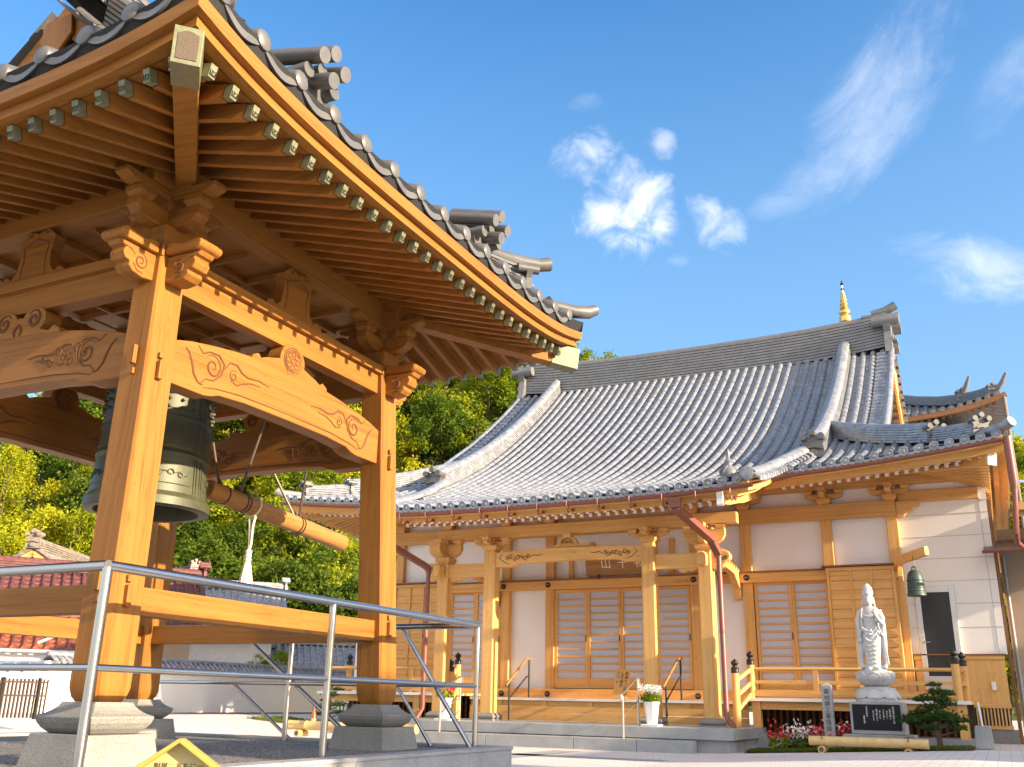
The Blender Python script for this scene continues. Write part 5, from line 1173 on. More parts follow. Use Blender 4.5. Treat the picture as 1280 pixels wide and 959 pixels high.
for x, y, z, mat, lab in ((-5.90, 17.92, PTOP, WHITE, 'white hexagonal pot of white flowers in front of the third porch pillar'), (-10.28, 17.85, PTOP, PINK, 'white pot of pink red flowers at the left end of the stone platform')):
    t = thing('flower_pot', lab, 'flower pot', (x, y, z), 'white flower pots on the stone platform')
    mb = MB(); mb.lathe([(.10, z + .03), (.15, z + .40), (.165, z + .40), (.165, z + .43), (.14, z + .43), (.13, z + .40)], (x, y, 0), 6); mb.build('pot', WHITE, t)
    mb = MB(); mb.lathe([(.22, z), (.23, z + .03), (.20, z + .035)], (x, y, 0), 4); mb.build('saucer', WHITE, t)
    mb = MB(); leafball(mb, (x, y, z + .50), .20, 170, .05, 0, .6, int(-x * 10)); mb.build('leaves', LEAF[1], t)
    mb = MB(); g = np.random.default_rng(3)
    for q in range(16):
        p = Vector((x + g.uniform(-.2, .2), y + g.uniform(-.12, .12), z + .56 + g.uniform(0, .16)))
        for w in range(6):
            tt = w * 1.05; d = Vector((math.cos(tt), -.4, math.sin(tt))); mb.add([p, p + d * .05 + Vector((.02, 0, .02)), p + d * .065, p + d * .05 - Vector((.02, 0, .02))], [(0, 1, 2, 3)])
    mb.build('blossoms', mat, t)
t = thing('wooden_notice', 'small leaning wooden notice with dark writing before the centre paper doors', 'notice', (-7.5, 20.6, .886))
so = Vector((-7.66, 20.55, .89)); ax_ = Vector((1, .0, 0)); ay_ = Vector((.08, .22, .97)).normalized()
mb = MB(); nz_ = ax_.cross(ay_); mb.prism([(0, 0), (.34, 0), (.34, .64), (0, .64)], so, ax_, ay_, nz_ * -.03, 0); mb.build('board', WH, t, bevel=.005)
mb = MB(); text_mesh('靴箱をご利用', .085, 0, mb, so + ax_ * .27 + ay_ * .52 + nz_ * .001, ax_, ay_, .002, True); text_mesh('土足厳禁', .085, 0, mb, so + ax_ * .17 + ay_ * .52 + nz_ * .001, ax_, ay_, .002, True); text_mesh('下さい', .085, 0, mb, so + ax_ * .08 + ay_ * .52 + nz_ * .001, ax_, ay_, .002, True)
mb.build('lettering', GROOVE, t)

# small hanging bell on a bracket arm
t = thing('small_bell', 'small dark green bell hanging from a wooden arm by the glazed door', 'bell', (-1.27, 20.3, 2.9))
bx, by = -1.25, 20.25
mb = MB(); mb.bar((-1.62, 20.9, 3.64), (-.98, 20.12, 3.72), .09, .17, mat=0); mb.bar((-1.66, YW - .2, 3.60), (-1.60, 20.88, 3.62), .09, .12, mat=1); mb.prism([(0, 3.28), (.10, 3.24), (.16, 3.34), (.12, 3.45), (.02, 3.56), (0, 3.56)], (-1.60, 21.0, 0), (0, -1, 0), Z3, (.09, 0, 0), 1); mb.build('arm', WH, t, bevel=.004)
mb = MB(); mb.tube([(bx, by, 3.40), (bx, by, 3.66)], .009, 6); mb.tube([(bx - .05, by, 3.36), (bx - .04, by, 3.42), (bx, by, 3.45), (bx + .04, by, 3.42), (bx + .05, by, 3.36)], .014, 8); mb.build('hanger', BRONZE, t)
mb = MB(); mb.lathe([(.165, 2.875), (.175, 2.88), (.172, 2.92), (.160, 2.94), (.158, 3.00), (.150, 3.20), (.13, 3.30), (.085, 3.36), (.01, 3.385)], (bx, by, 0), 28); mb.lathe([(.02, 3.2), (.12, 3.15), (.165, 2.876)], (bx, by, 0), 28)
for z in (2.97, 3.03, 3.17): mb.tube([(bx + .163 * math.cos(q), by + .163 * math.sin(q), z) for q in [2 * math.pi * w / 24 for w in range(25)]], .005, 5)
mb.build('bell_body', flat('dark_bronze', (.055, .085, .072), .5, metal=.3, var=.35, scale=12.), t, smooth=True, angle=30)

# ---------------- stone bodhisattva statue on a lotus pedestal
SX, SY = -1.98, 18.62
st = thing('stone_statue', 'white granite standing bodhisattva statue on a lotus pedestal before the veranda', 'statue', (SX, SY, .3))
mb = MB(); mb.box(SX - .44, SX + .43, SY - .36, SY + .40, .38, .905, 0); mb.box(SX - .56, SX + .56, SY - .52, SY + .5, .10, .375, 0); bs_ = mb.build('base', GRANITE_B, st, bevel=.008)
mb = MB(); mb.box(SX - .395, SX + .385, SY - .368, SY - .3605, .445, .865, 0); pn = mb.build('black_panel', BLACKST, bs_)
mb = MB(); o = Vector((SX, SY - .3685, 0)); X3 = Vector((1, 0, 0))
for k, (x, z, s_) in enumerate(((.27, .805, '慈母観音像建立記'), (.215, .77, '大悲の御心'), (.165, .74, 'あまねく'), (.11, .76, '十方を照し'), (.05, .74, '苦しみを'), (.0, .765, '抜き楽を与う'), (-.055, .74, 'ありがたや'), (-.16, .805, '平成吉祥日'), (-.21, .66, '住職合掌'))):
    text_mesh(s_, .034, 0, mb, o + X3 * x + Z3 * z, X3, Z3, .001, True)
mb.build('lettering', WHITE, pn)
mb = MB()
def lotus(z0, r0, h, n, up=1):
    for k in range(n):
        t = 2 * math.pi * k / n; d = Vector((math.cos(t), math.sin(t), 0)); sd = Vector((-d.y, d.x, 0)); w = math.pi * r0 / n * 1.12
        vs = []; NU, NV = 6, 6
        for i in range(NU + 1):
            for j in range(NV + 1):
                a_ = -1 + 2 * i / NU; b_ = j / NV; ww = w * (1 - max(0, (b_ - .6) / .4) ** 2.5 * .5) * (.75 + .25 * min(1, b_ * 2.5))
                r = r0 * (.74 + .27 * math.sin(b_ * 2.3)) if up > 0 else r0 * (1.02 - .30 * b_ ** 1.6)
                r += .035 * (1 - a_ * a_) - .0
                z = z0 + h * b_
                vs.append(Vector((SX, SY, z)) + d * r + sd * a_ * ww)
        mb.add(vs, [(i * (NV + 1) + j, (i + 1) * (NV + 1) + j, (i + 1) * (NV + 1) + j + 1, i * (NV + 1) + j + 1) for i in range(NU) for j in range(NV)])
        rim = [Vector((SX, SY, z0)) + d * ((r0 * (.74 + .27 * math.sin(b_ * 2.3)) if up > 0 else r0 * (1.02 - .30 * b_ ** 1.6)) + .036 * (1 - a_ * a_) + .004) + sd * a_ * w * .92 + Z3 * h * b_ for a_, b_ in ((-.95, .1), (-.98, .5), (-.72, .82), (0, .95), (.72, .82), (.98, .5), (.95, .1))]
        mb.tube(rim, .012, 6)
mb.lathe([(.36, .906), (.37, .94), (.36, .97)], (SX, SY, 0), 32)
lotus(.965, .35, .18, 8, -1); mb.lathe([(.355, .965), (.33, 1.04), (.27, 1.14), (.20, 1.165), (.19, 1.185), (.22, 1.20), (.28, 1.28), (.30, 1.38), (.29, 1.43), (.02, 1.435)], (SX, SY, 0), 32)
lotus(1.19, .295, .22, 8, 1)
mb.build('lotus_pedestal', STATUE, st, smooth=True, angle=50)
# body: one continuous carved figure, grown from elliptical sections and folds
mb = MB()
def ell(secs, n=28):
    vs = []
    for z, rx, ry, cx, cy in secs: vs += [(SX + cx + rx * math.cos(2 * math.pi * j / n), SY + cy + ry * math.sin(2 * math.pi * j / n), z) for j in range(n)]
    k = len(secs); mb.add(vs, [(i * n + j, i * n + (j + 1) % n, i * n + n + (j + 1) % n, i * n + n + j) for i in range(k - 1) for j in range(n)] + [tuple(range(n - 1, -1, -1)), tuple(range((k - 1) * n, k * n))])
B = 1.43
ell([(B, .14, .10, 0, 0), (B + .1, .135, .10, 0, 0), (B + .3, .15, .105, 0, 0), (B + .5, .165, .115, 0, 0), (B + .62, .165, .115, 0, 0), (B + .74, .145, .10, 0, 0), (B + .84, .15, .10, 0, 0), (B + .96, .175, .11, 0, 0), (B + 1.03, .185, .105, 0, 0), (B + 1.09, .14, .085, 0, 0), (B + 1.12, .06, .055, 0, -.01), (B + 1.17, .05, .05, 0, -.015)])
ell([(B + 1.13, .045, .05, 0, -.02), (B + 1.16, .062, .07, 0, -.025), (B + 1.20, .074, .085, 0, -.02), (B + 1.26, .080, .090, 0, -.015), (B + 1.31, .082, .09, 0, -.01), (B + 1.33, .094, .098, 0, -.01), (B + 1.36, .092, .096, 0, -.01), (B + 1.40, .085, .088, 0, 0), (B + 1.44, .082, .084, 0, 0), (B + 1.47, .064, .064, 0, 0), (B + 1.51, .045, .045, 0, .005), (B + 1.53, .015, .015, 0, .005)])
# face: nose, brows, eyes, mouth, ears, hair band
fy = -.107
mb.tube([(SX, SY + fy + .015, B + 1.275), (SX, SY + fy - .006, B + 1.235), (SX, SY + fy - .010, B + 1.222)], [.006, .009, .011], 8)
for s_ in (1, -1):
    mb.tube([(SX + s_ * .012, SY + fy + .008, B + 1.272), (SX + s_ * .035, SY + fy + .010, B + 1.278), (SX + s_ * .055, SY + fy + .026, B + 1.268)], .005, 6)
    mb.tube([(SX + s_ * .016, SY + fy + .008, B + 1.250), (SX + s_ * .034, SY + fy + .006, B + 1.247), (SX + s_ * .052, SY + fy + .022, B + 1.250)], .0065, 6)
    mb.tube([(SX + s_ * .082, SY - .01, B + 1.27), (SX + s_ * .088, SY - .01, B + 1.22), (SX + s_ * .082, SY - .015, B + 1.16)], [.012, .016, .012], 8)
    mb.tube([(SX + s_ * .085, SY + .02, B + 1.28), (SX + s_ * .10, SY + .01, B + 1.15), (SX + s_ * .12, SY - .03, B + 1.06), (SX + s_ * .14, SY - .07, B + .98)], [.02, .018, .016, .012], 8)
mb.tube([(SX - .02, SY + fy + .006, B + 1.198), (SX, SY + fy - .002, B + 1.196), (SX + .02, SY + fy + .006, B + 1.198)], .006, 6)
for z, r in ((B + 1.335, .092), (B + 1.375, .088), (B + 1.41, .084), (B + 1.45, .078)):
    mb.tube([(SX + r * math.cos(q), SY - .008 + r * math.sin(q), z) for q in [2 * math.pi * w / 20 for w in range(21)]], .010, 6)
for q in range(7): mb.tube([(SX + .09 * math.cos(math.pi * (1 + q / 6)), SY - .01 + .095 * math.sin(math.pi * (1 + q / 6)), B + 1.345), (SX + .085 * math.cos(math.pi * (1 + q / 6)), SY + .088 * math.sin(math.pi * (1 + q / 6)), B + 1.40)], [.014, .008], 6)
# arms: right arm hangs holding the robe edge, left forearm raised to the chest
mb.tube([(SX - .15, SY, B + 1.03), (SX - .20, SY, B + .88), (SX - .205, SY - .03, B + .72), (SX - .20, SY - .055, B + .60)], [.058, .055, .045, .034], 12)
ell([(B + .50, .018, .012, -.205, -.07), (B + .53, .032, .020, -.205, -.068), (B + .57, .036, .024, -.203, -.062), (B + .61, .03, .026, -.20, -.055)], 12)
for q in range(4): mb.tube([(SX - .225 + q * .014, SY - .078, B + .55), (SX - .226 + q * .014, SY - .088, B + .51), (SX - .222 + q * .013, SY - .080, B + .475 + .008 * abs(q - 1.5))], [.0085, .008, .006], 6)
mb.tube([(SX - .18, SY - .07, B + .57), (SX - .165, SY - .09, B + .53), (SX - .17, SY - .095, B + .50)], [.011, .009, .007], 6)
mb.tube([(SX + .15, SY, B + 1.03), (SX + .205, SY - .01, B + .90), (SX + .20, SY - .05, B + .80), (SX + .15, SY - .12, B + .88), (SX + .115, SY - .15, B + .95)], [.058, .056, .05, .038, .028], 12)
mb.tube([(SX + .115, SY - .15, B + .95), (SX + .10, SY - .16, B + 1.0), (SX + .095, SY - .16, B + 1.03)], [.028, .032, .026], 8)
for q in range(4): mb.tube([(SX + .075 + q * .015, SY - .165, B + 1.02), (SX + .073 + q * .014, SY - .172, B + 1.055), (SX + .072 + q * .013, SY - .165, B + 1.08 - .006 * q)], [.0085, .008, .006], 6)
mb.tube([(SX + .075, SY - .165, B + .985), (SX + .055, SY - .18, B + 1.005), (SX + .06, SY - .18, B + 1.035)], [.011, .009, .007], 6)
# robe: hanging sleeves and scarves, garlands, skirt folds
for s_, zb in ((-1, B + .02), (1, B + .02)):
    mb.tube([(SX + s_ * .16, SY + .0, B + 1.06), (SX + s_ * .20, SY + .02, B + .8), (SX + s_ * .205, SY + .0, B + .5), (SX + s_ * .20, SY - .02, B + .25), (SX + s_ * .21, SY - .03, B + .12), (SX + s_ * .17, SY - .04, zb + .03)], [.05, .055, .05, .042, .038, .05], 10)
    mb.tube([(SX + s_ * .12, SY - .07, B + 1.08), (SX + s_ * .135, SY - .10, B + .92), (SX + s_ * .14, SY - .10, B + .75), (SX + s_ * .19, SY - .06, B + .6)], .018, 8)
    for q in range(6):                                   # hanging folds over the legs
        z = B + .05 + q * .075; mb.tube([(SX + s_ * (.068 + .062 * math.cos(a_)), SY - .092 + .022 * math.sin(a_), z + .045 * (1 + math.sin(a_))) for a_ in [math.pi + math.pi * w / 8 for w in range(9)]], .007, 6)
    mb.tube([(SX + s_ * .225, SY - .03, B + .5), (SX + s_ * .235, SY - .045, B + .3), (SX + s_ * .25, SY - .05, B + .1)], [.012, .014, .016], 6)
    mb.tube([(SX + s_ * .07, SY - .08, B + .04), (SX + s_ * .07, SY - .15, B + .015)], [.04, .035], 10)
for zc, dz, w, yo in ((B + .98, .10, .10, -.108), (B + .78, .22, .14, -.112), (B + .70, .18, .13, -.118), (B + .60, .20, .12, -.122)):
    mb.tube([(SX + w * math.sin(a_), SY + yo * (.72 + .28 * math.cos(a_)), zc - dz * (math.cos(a_) - .3) * .72) for a_ in [-1.35 + 2.7 * k / 12 for k in range(13)]], .012, 8)
for q in range(5): mb.tube([(SX + .02 * math.cos(q * 1.26), SY - .115, B + .66 + .03 * math.sin(q * 1.26)), (SX + .035 * math.cos(q * 1.26), SY - .118, B + .66 + .05 * math.sin(q * 1.26))], .012, 6)
ell([(B + .0, .20, .13, 0, .02), (B + .06, .19, .12, 0, .02), (B + .10, .16, .10, 0, .02)])
fig = mb.build('figure', STATUE, st, smooth=True, angle=180)
rm = fig.modifiers.new('carve', 'REMESH'); rm.mode = 'VOXEL'; rm.voxel_size = .0085; rm.use_smooth_shade = True
sm = fig.modifiers.new('soften', 'SMOOTH'); sm.factor = .5; sm.iterations = 2

# inscribed post beside it
t = thing('inscribed_stone_post', 'slim grey stone post with black carved characters left of the statue', 'stone post', (-2.78, 18.3, .2))
mb = MB(); mb.lathe([(.085 * 1.414, .12), (.085 * 1.414, 1.16), (.08 * 1.414, 1.175), (.01, 1.22)], (-2.78, 18.3, 0), 4); mb.build('shaft', GRANITE_B, t, bevel=.004)
mb = MB(); text_mesh('築地塀工事落成', .10, 0, mb, (-2.78, 18.3 - .0862, 1.03), X3, Z3, .0015, True); mb.build('lettering', BLACK, t)
# bamboo barrier log on two short blocks
def bamboo(name, lab, x0, x1, y, z, r):
    t = thing(name, lab, 'bamboo barrier', ((x0 + x1) / 2, y, z - .15))
    mb = MB(); n = 7; path = []; rad = []
    for k in range(n + 1):
        x = x0 + (x1 - x0) * k / n
        for dx, f in ((-.012, 1.), (0, 1.07), (.012, 1.)): path.append((x + dx, y, z)); rad.append(r * f)
    mb.tube(path, rad, 16); mb.build('bamboo_pole', BAMBOO, t, smooth=True)
    for f in (.11, .84):
        x = x0 + (x1 - x0) * f; mb = MB(); mb.tube([(x, y - .17, z - r - .055), (x, y + .17, z - r - .055)], .058, 14); mb.tube([(x, y - .172, z - r - .055), (x, y - .165, z - r - .055)], .04, 12, 1); k_ = mb.build('bamboo_foot', [BAMBOO, BARK], t, smooth=True)
        mb = MB(); mb.tube([(x + (r + .012) * math.cos(a_), y + (r + .012) * math.sin(a_) * .9, z - .03 + (r + .05) * math.sin(a_)) for a_ in [2 * math.pi * w / 14 for w in range(15)]], .009, 6); mb.tube([(x, y - r, z + .03), (x + .02, y - r - .02, z + .10), (x - .02, y - r - .01, z + .09)], .008, 6); mb.build('binding', BARK, k_)
bamboo('bamboo_barrier', 'bamboo pole barrier lying before the statue and its black panel', -2.98, -1.16, 17.38, .275, .075)
bamboo('bamboo_barrier', 'bamboo pole barrier lying beyond the bell tower platform by a small pine', -11.95, -9.2, 15.0, .31, .08)
# flower bed: turf and plants
def grass_patch(name, x0, x1, y0, y1, z, n, seed, h=.05):
    g = np.random.default_rng(seed); mb = MB()
    for _ in range(n):
        x, y = g.uniform(x0, x1), g.uniform(y0, y1); a_ = g.uniform(0, 6.28); w = .012; hh = h * g.uniform(.5, 1.4); dx, dy = math.cos(a_) * w, math.sin(a_) * w; zz = z + gz(x, y)
        mb.add([(x - dx, y - dy, zz), (x + dx, y + dy, zz), (x + g.uniform(-.03, .03), y + g.uniform(-.03, .03), zz + hh)], [(0, 1, 2)])
    o_ = mb.build(name, leaf_mat(name + '_blades', (.05, .085, .015), (.10, .14, .02), (.20, .21, .05), .3)); o_['kind'] = 'stuff'; return o_
grass_patch('grass', -4.1, -.55, 17.5, 18.2, .01, 9000, 5)
SOIL = flat('soil', (.10, .075, .05), .9, var=.4, scale=20.)
mb = MB(); mb.grid(lambda a_, b_: (-4.15 + 3.65 * a_, 17.47 + 2.0 * b_, gz(-4.15 + 3.65 * a_, 18) + .012), 10, 2); struct(mb.build('soil_bed', SOIL))
grass_patch('moss', -15.6, -11.4, 18.0, 19.4, .01, 9000, 6)
def plant(x, y, kind, seed, lab):
    z = gz(x, y); t = thing('flowering_plant', lab, 'plant', (x, y, z)); g = np.random.default_rng(seed)
    mb = MB(); leafball(mb, (x, y, z + .16), .20, 160, .05, 0, .75, seed); mb.build('leaves', LEAF[1 if kind else 2], t)
    mb = MB()
    for q in range(60):
        p = Vector((x + g.normal() * .12, y - .05 + g.normal() * .10, z + .22 + abs(g.normal()) * .13)); a_ = Vector(g.normal(size=3)).normalized() * .035; b_ = a_.cross(Vector(g.normal(size=3))).normalized() * .028
        mb.add([p - a_, p - b_, p + a_, p + b_], [(0, 1, 2, 3)])
    mb.build('blossoms', RED if kind == 1 else PALE, t)
plant(-3.62, 18.05, 1, 1, 'bright red flowering plant nearest the end of the stone platform'); plant(-3.30, 18.1, 0, 2, 'pale lilac flowering plant between the two red ones')
plant(-2.98, 18.35, 1, 3, 'red and white flowering plant just left of the inscribed post'); plant(-2.52, 18.55, 1, 4, 'low red flowering plant between the inscribed post and the statue base')
plant(-3.14, 18.45, 0, 5, 'tall pale flowering plant behind the red ones against the veranda'); plant(-2.6, 18.85, 0, 9, 'white flowering stems rising behind the inscribed post')
# clipped pine
def cloud_pine(x, y, z, sc, pads, lab, seed):
    t = thing('cloud_pine', lab, 'pine tree', (x, y, z)); g = np.random.default_rng(seed)
    mb = MB(); tr = [(x + .02, y, z - .05), (x + .0, y, z + .18 * sc), (x - .05 * sc, y, z + .36 * sc), (x + .02 * sc, y, z + .55 * sc), (x - .02 * sc, y, z + .8 * sc)]
    mb.tube(tr, [.05 * sc, .042 * sc, .036 * sc, .028 * sc, .012 * sc], 10)
    for px_, pz, r in pads: mb.tube([(x - .02 * sc, y, z + pz * sc - .1 * sc), (x + px_ * sc * .5, y, z + pz * sc - .05 * sc), (x + px_ * sc, y, z + pz * sc)], [.02 * sc, .015 * sc, .008 * sc], 6)
    mb.build('trunk', BARK, t, smooth=True)
    mb = MB()
    for px_, pz, r in pads:
        for q in range(int(70 * r / .15)):
            cx_, cy_, cz_ = g.normal(size=3); c_ = Vector((x + px_ * sc + cx_ * r * sc * .50, y + cy_ * r * sc * .42, z + pz * sc + abs(cz_) * r * sc * .22))
            for w in range(20):
                d = Vector((g.normal() * .8, g.normal() * .8, abs(g.normal()) + .25)).normalized(); L_ = .06 * sc * g.uniform(.6, 1.1); s_ = d.orthogonal().normalized() * .005 * sc
                mb.add([c_ - s_, c_ + s_, c_ + d * L_], [(0, 1, 2)])
    mb.build('crown', NEEDLE, t)
cloud_pine(-1.02, 17.95, gz(-1, 18), 1.0, [(-.42, .40, .22), (.32, .42, .2), (-.2, .74, .16), (.18, .84, .14), (.1, .5, .2), (-.1, .44, .2), (.05, .75, .18), (-.32, .42, .20), (.22, .45, .17), (-.05, .62, .16), (.06, .86, .15), (.0, .98, .10), (.30, .30, .15), (-.14, .30, .14), (-.2, .55, .16), (.16, .68, .13), (-.36, .36, .1)], 'small clipped pine with layered pads right of the statue', 8)
cloud_pine(-14.0, 19.0, gz(-14., 19), .85, [(-.3, .42, .2), (.25, .5, .2), (0, .75, .2), (0, 1.05, .16), (-.15, .62, .16), (.2, .9, .14), (-.3, .25, .2), (.3, .3, .2)], 'dark clipped pine behind the bell tower pillar by the white garden wall', 12)
for k, (x, y, r) in enumerate(((-13.3, 19.0, .38), (-12.4, 19.1, .34))):
    t = thing('low_shrub', ('low rounded green shrub at the foot of the left veranda' if k else 'broader low green shrub beside the veranda corner'), 'shrub', (x, y, .0)); mb = MB(); leafball(mb, (x, y, .34), r, 700, .045, 0, .7, 40 + k); mb.build('leaves', LEAF[2], t); mb = MB(); mb.tube([(x, y, 0), (x, y, .4)], .03, 6); mb.build('stem', BARK, t)
# white block with folded parasol pole near the veranda corner
t = thing('pole_stand', 'pale stone block holding a short grey pole beside the veranda end', 'pole stand', (-.36, 18.2, .2))
mb = MB(); mb.lathe([(.20, .22), (.17, .55), (.16, .56)], (-.36, 18.2, 0), 4); mb.build('block', GRANITE_B, t, bevel=.01); mb = MB(); mb.tube([(-.36, 18.25, .5), (-.39, 18.4, .92)], .02, 8); mb.build('pole', ALU, t)
# lantern-like red bottle, small noticeboard left of the hall
t = thing('marker_post', 'tiny red and amber marker standing by the pine behind the tower', 'marker', (-13.7, 18.0, gz(-13.7, 18))); z0_ = gz(-13.7, 18)
mb = MB(); mb.lathe([(.06, z0_), (.055, z0_ + .12), (.05, z0_ + .30), (.02, z0_ + .36), (.02, z0_ + .42), (.005, z0_ + .43)], (-13.7, 18.0, 0), 14); mb.build('body', flat('marker_red', (.55, .07, .02), .4), t, smooth=True); mb = MB(); mb.lathe([(.056, z0_ + .10), (.054, z0_ + .19)], (-13.7, 18.0, 0), 14); mb.build('band', flat('marker_yellow', (.8, .5, .1), .4), t)
t = thing('slatted_screen', 'dark slatted ventilation screen with white wall above beside the tower pillar', 'screen', (-15.0, 21.8, .15))
mb = MB(); mb.box(-15.45, -14.15, 21.9, 22.05, .68, 2.35, 0); mb.build('wall', PLASTER, t); mb = MB()
for k in range(15): mb.box(-15.85 + k * .115, -15.79 + k * .115, 21.80, 21.84, .15, .66, 2)
mb.build('slats', WHITE, t); mb = MB(); mb.box(-15.9, -14.15, 21.86, 21.9, .1, .675, 0); mb.build('backing', flat('dark_void', (.03, .03, .035), .8), t)

# ================================================================== rear hall with golden spire
rh = thing('rear_hall', 'second tiled temple building with upswept dark eaves behind the right gable', 'temple', (1.4, 44, 0))
mb = MB(); RX, RYF, HWr = -3.8, 37.0, 5.2
def rprof(s): return 11.15 + .30 * s + .035 * s * s
def RP(p, s, dz): return Vector((RX + p, RYF + s, rprof(s) + .6 * min(1.1, abs(p) / HWr) ** 3.0 * max(0, 1 - s / 4) + dz))
rr_ = [(k - 16) * .31 for k in range(33)]
tile_field(mb, RP, rr_, lambda x: (0., min(5., HWr - abs(x) + .4)), .22, .09, seg=.4, sag=.035, step=.025)
for k in (1, -1): tile_field(mb, lambda p, s, dz: Vector((RX + k * (HWr - s), RYF + 5.2 + k * p, rprof(s) + .6 * min(1.1, abs(p) / 5.2) ** 3 * max(0, 1 - s / 4) + dz)), [(q - 15) * .31 for q in range(31)], lambda x: (0., 5.2 - abs(x)), .4, .09, seg=.8, disc=False)
rf = mb.build('roof', TILE_D, rh, smooth=True, angle=50)
for k in (1, -1):
    mb = MB(); q = [RP(k * (HWr - s), s, .05) for s in (.35, .8, 1.4, 2.2, 3.0, 4.0)]; ridge_bar(mb, q, .3, .30, 5); onigawara(mb, q[0], (k * .3, -1, 0), .42); onigawara(mb, q[2] + Z3 * .1, (k * .3, -1, 0), .45); mb.tube([q[0], q[0] + Vector((k * .3, -.3, .3)), q[0] + Vector((k * .5, -.5, .65))], [.1, .09, .05], 10); mb.tube([q[2] + Z3 * .3, q[2] + Vector((k * .2, -.2, .62)), q[2] + Vector((k * .35, -.35, .95))], [.1, .09, .05], 10)
    mb.build('hip_ridge', TILE_D, rf, smooth=True)
mb = MB(); mb.grid(lambda a_, b_: RP((-1 + 2 * a_) * (HWr - .1), .02 + 2.6 * b_, -.12 - .05 * b_), 20, 3); vs = []
mb.build('eave_boards', WB, rh); mb = MB()
for a_ in range(20): mb.bar(RP(-HWr + .05 + a_ * .52, .03, -.13), RP(-HWr + .05 + (a_ + 1) * .52, .03, -.13), .12, .18, mat=0)
mb.build('eave_fascia', WB, rh); mb = MB()
for a_ in range(40): mb.bar(RP(-HWr + .3 + a_ * .25, .3, -.30), RP(-HWr + .3 + a_ * .25, 2.6, -.25), .09, .1, mat=1)
mb.build('rafters', WB, rh); mb = MB(); mb.box(RX - 3.4, RX + 3.4, RYF + 2.2, RYF + 8, 0, 11.2, 0); mb.build('wall', flat('dark_timber_wall', (.12, .08, .05), .8), rh)
mb = MB(); q = RP(HWr - .02, .02, -.15); mb.tube([q, q - Z3 * 11.6], .06, 8); mb.build('down_pipe', flat('grey_downpipe', (.18, .15, .12), .5), rh)
t = thing('golden_spire', 'golden ringed spire rising behind the main roof ridge', 'spire', (-3.4, 33.5, 12.3))
mb = MB(); mb.lathe([(.01, 10.5), (.16, 10.8), (.15, 14.0), (.22, 14.06), (.20, 14.25), (.12, 14.3), (.2, 14.38), (.2, 14.45), (.1, 14.5), (.16, 14.6), (.09, 14.64), (.14, 14.76), (.08, 14.8), (.12, 14.92), (.07, 14.96), (.10, 15.06), (.06, 15.1), (.085, 15.18), (.03, 15.22)], (-3.4, 33.5, -.15), 16); mb.build('rings', GOLD, t, smooth=True, angle=30)
mb = MB(); mb.tube([(-3.4, 33.5, 15.05), (-3.4, 33.5, 15.4)], .025, 8); mb.build('rod', WHITE, t)
mb = MB(); mb.lathe([(.01, 15.30), (.07, 15.34), (.01, 15.39)], (-3.4, 33.5, -.15), 10); mb.lathe([(.01, 15.48), (.065, 15.54), (.03, 15.60), (.005, 15.72)], (-3.4, 33.5, -.15), 10); mb.build('finial', BLACK, t, smooth=True)
t = thing('low_roof', 'blue grey low roof beyond the right corner of the side wing', 'building', (5, 28, 0)); mb = MB(); mb.grid(lambda a_, b_: (.8 + 6 * a_, 24.5 + 4 * b_, 5.80 + .9 * b_ + .02 * (int(a_ * 24) % 2)), 24, 3); mb.build('roof', flat('blue_grey_roof', (.33, .38, .45), .4), t); mb = MB(); mb.box(1.6, 7, 25, 28, 0, 5.7, 0); mb.build('wall', PLASTER, t)

# ================================================================== garden wall, houses beyond
RTILE = tile_mat('red_tile', (.135, .045, .040), .45, .3); OTILE = tile_mat('orange_tile', (.24, .065, .028), .5, .35); GTILE = tile_mat('grey_house_tile', (.27, .27, .28), .55, .3); OLDT = tile_mat('weathered_tile', (.24, .20, .16), .7, .3)
gw = thing('garden_wall', 'long white plastered garden wall capped with grey tiles behind the bell tower', 'wall', (-18.3, 20, 0))
W0, W1 = Vector((-18.3, 14.6, .38)), Vector((-18.3, 28.0, .38)); wd = (W1 - W0).normalized(); wn = Vector((wd.y, -wd.x, 0))
mb = MB(); mb.bar(W0 + Z3 * .53, W1 + Z3 * .53, .18, 1.06, mat=0)
Wl = W0 + Vector((-4.2, -.6, 0)); mb.bar(Wl + Z3 * .42, W0 + Z3 * .42 - wd * .1, .18, .84, mat=0); mb.build('plaster_panel', PLASTER, gw)
mb = MB(); Lw = (W1 - W0).length
def WP(side): return lambda p, s, dz: W0 + wd * p + wn * side * (.22 - s) + Z3 * (1.03 + s * .7 + dz)
for side in (1, -1): tile_field(mb, WP(side), [.1 + k * .17 for k in range(int(Lw / .17))], lambda x: (0., .21), .11, .038, seg=.12, sag=.02, step=.012, disc=side > 0)
mb.tube([W0 + Z3 * 1.21, W1 + Z3 * 1.21], .05, 10)
for k in range(11): c_ = Wl.lerp(W0, k / 11.); mb.tube([c_ + Vector((0, -.2, .84)), c_ + Z3 * 1.0], .05, 8)
mb.tube([Wl + Z3 * 1.0, W0 + Z3 * 1.0], .05, 8); mb.build('tile_coping', TILE, gw, smooth=True)
mb = MB(); q0, q1 = W0 + wn * .1, W1 + wn * .1; mb.add([tuple(q0 + wd * 1.5 + Z3 * .006), tuple(q1 + Z3 * .006), tuple(q1 + wn * 1.6 + Z3 * .006), tuple(q0 + wn * 1.5 + wd * 1.5 + Z3 * .006)], [(0, 1, 2, 3)]); struct(mb.build('dark_paving', speck('dark_paving', (.085, .08, .08), (.05, .05, .05), (.13, .12, .12), 60.)))
FENCEW = wood3('dark_fence_wood', (.11, .065, .04), (.07, .04, .025))
t = thing('slatted_fence', 'brown vertical slat fence with dark posts at the left of the garden wall', 'fence', (-14.3, 10.9, .38))
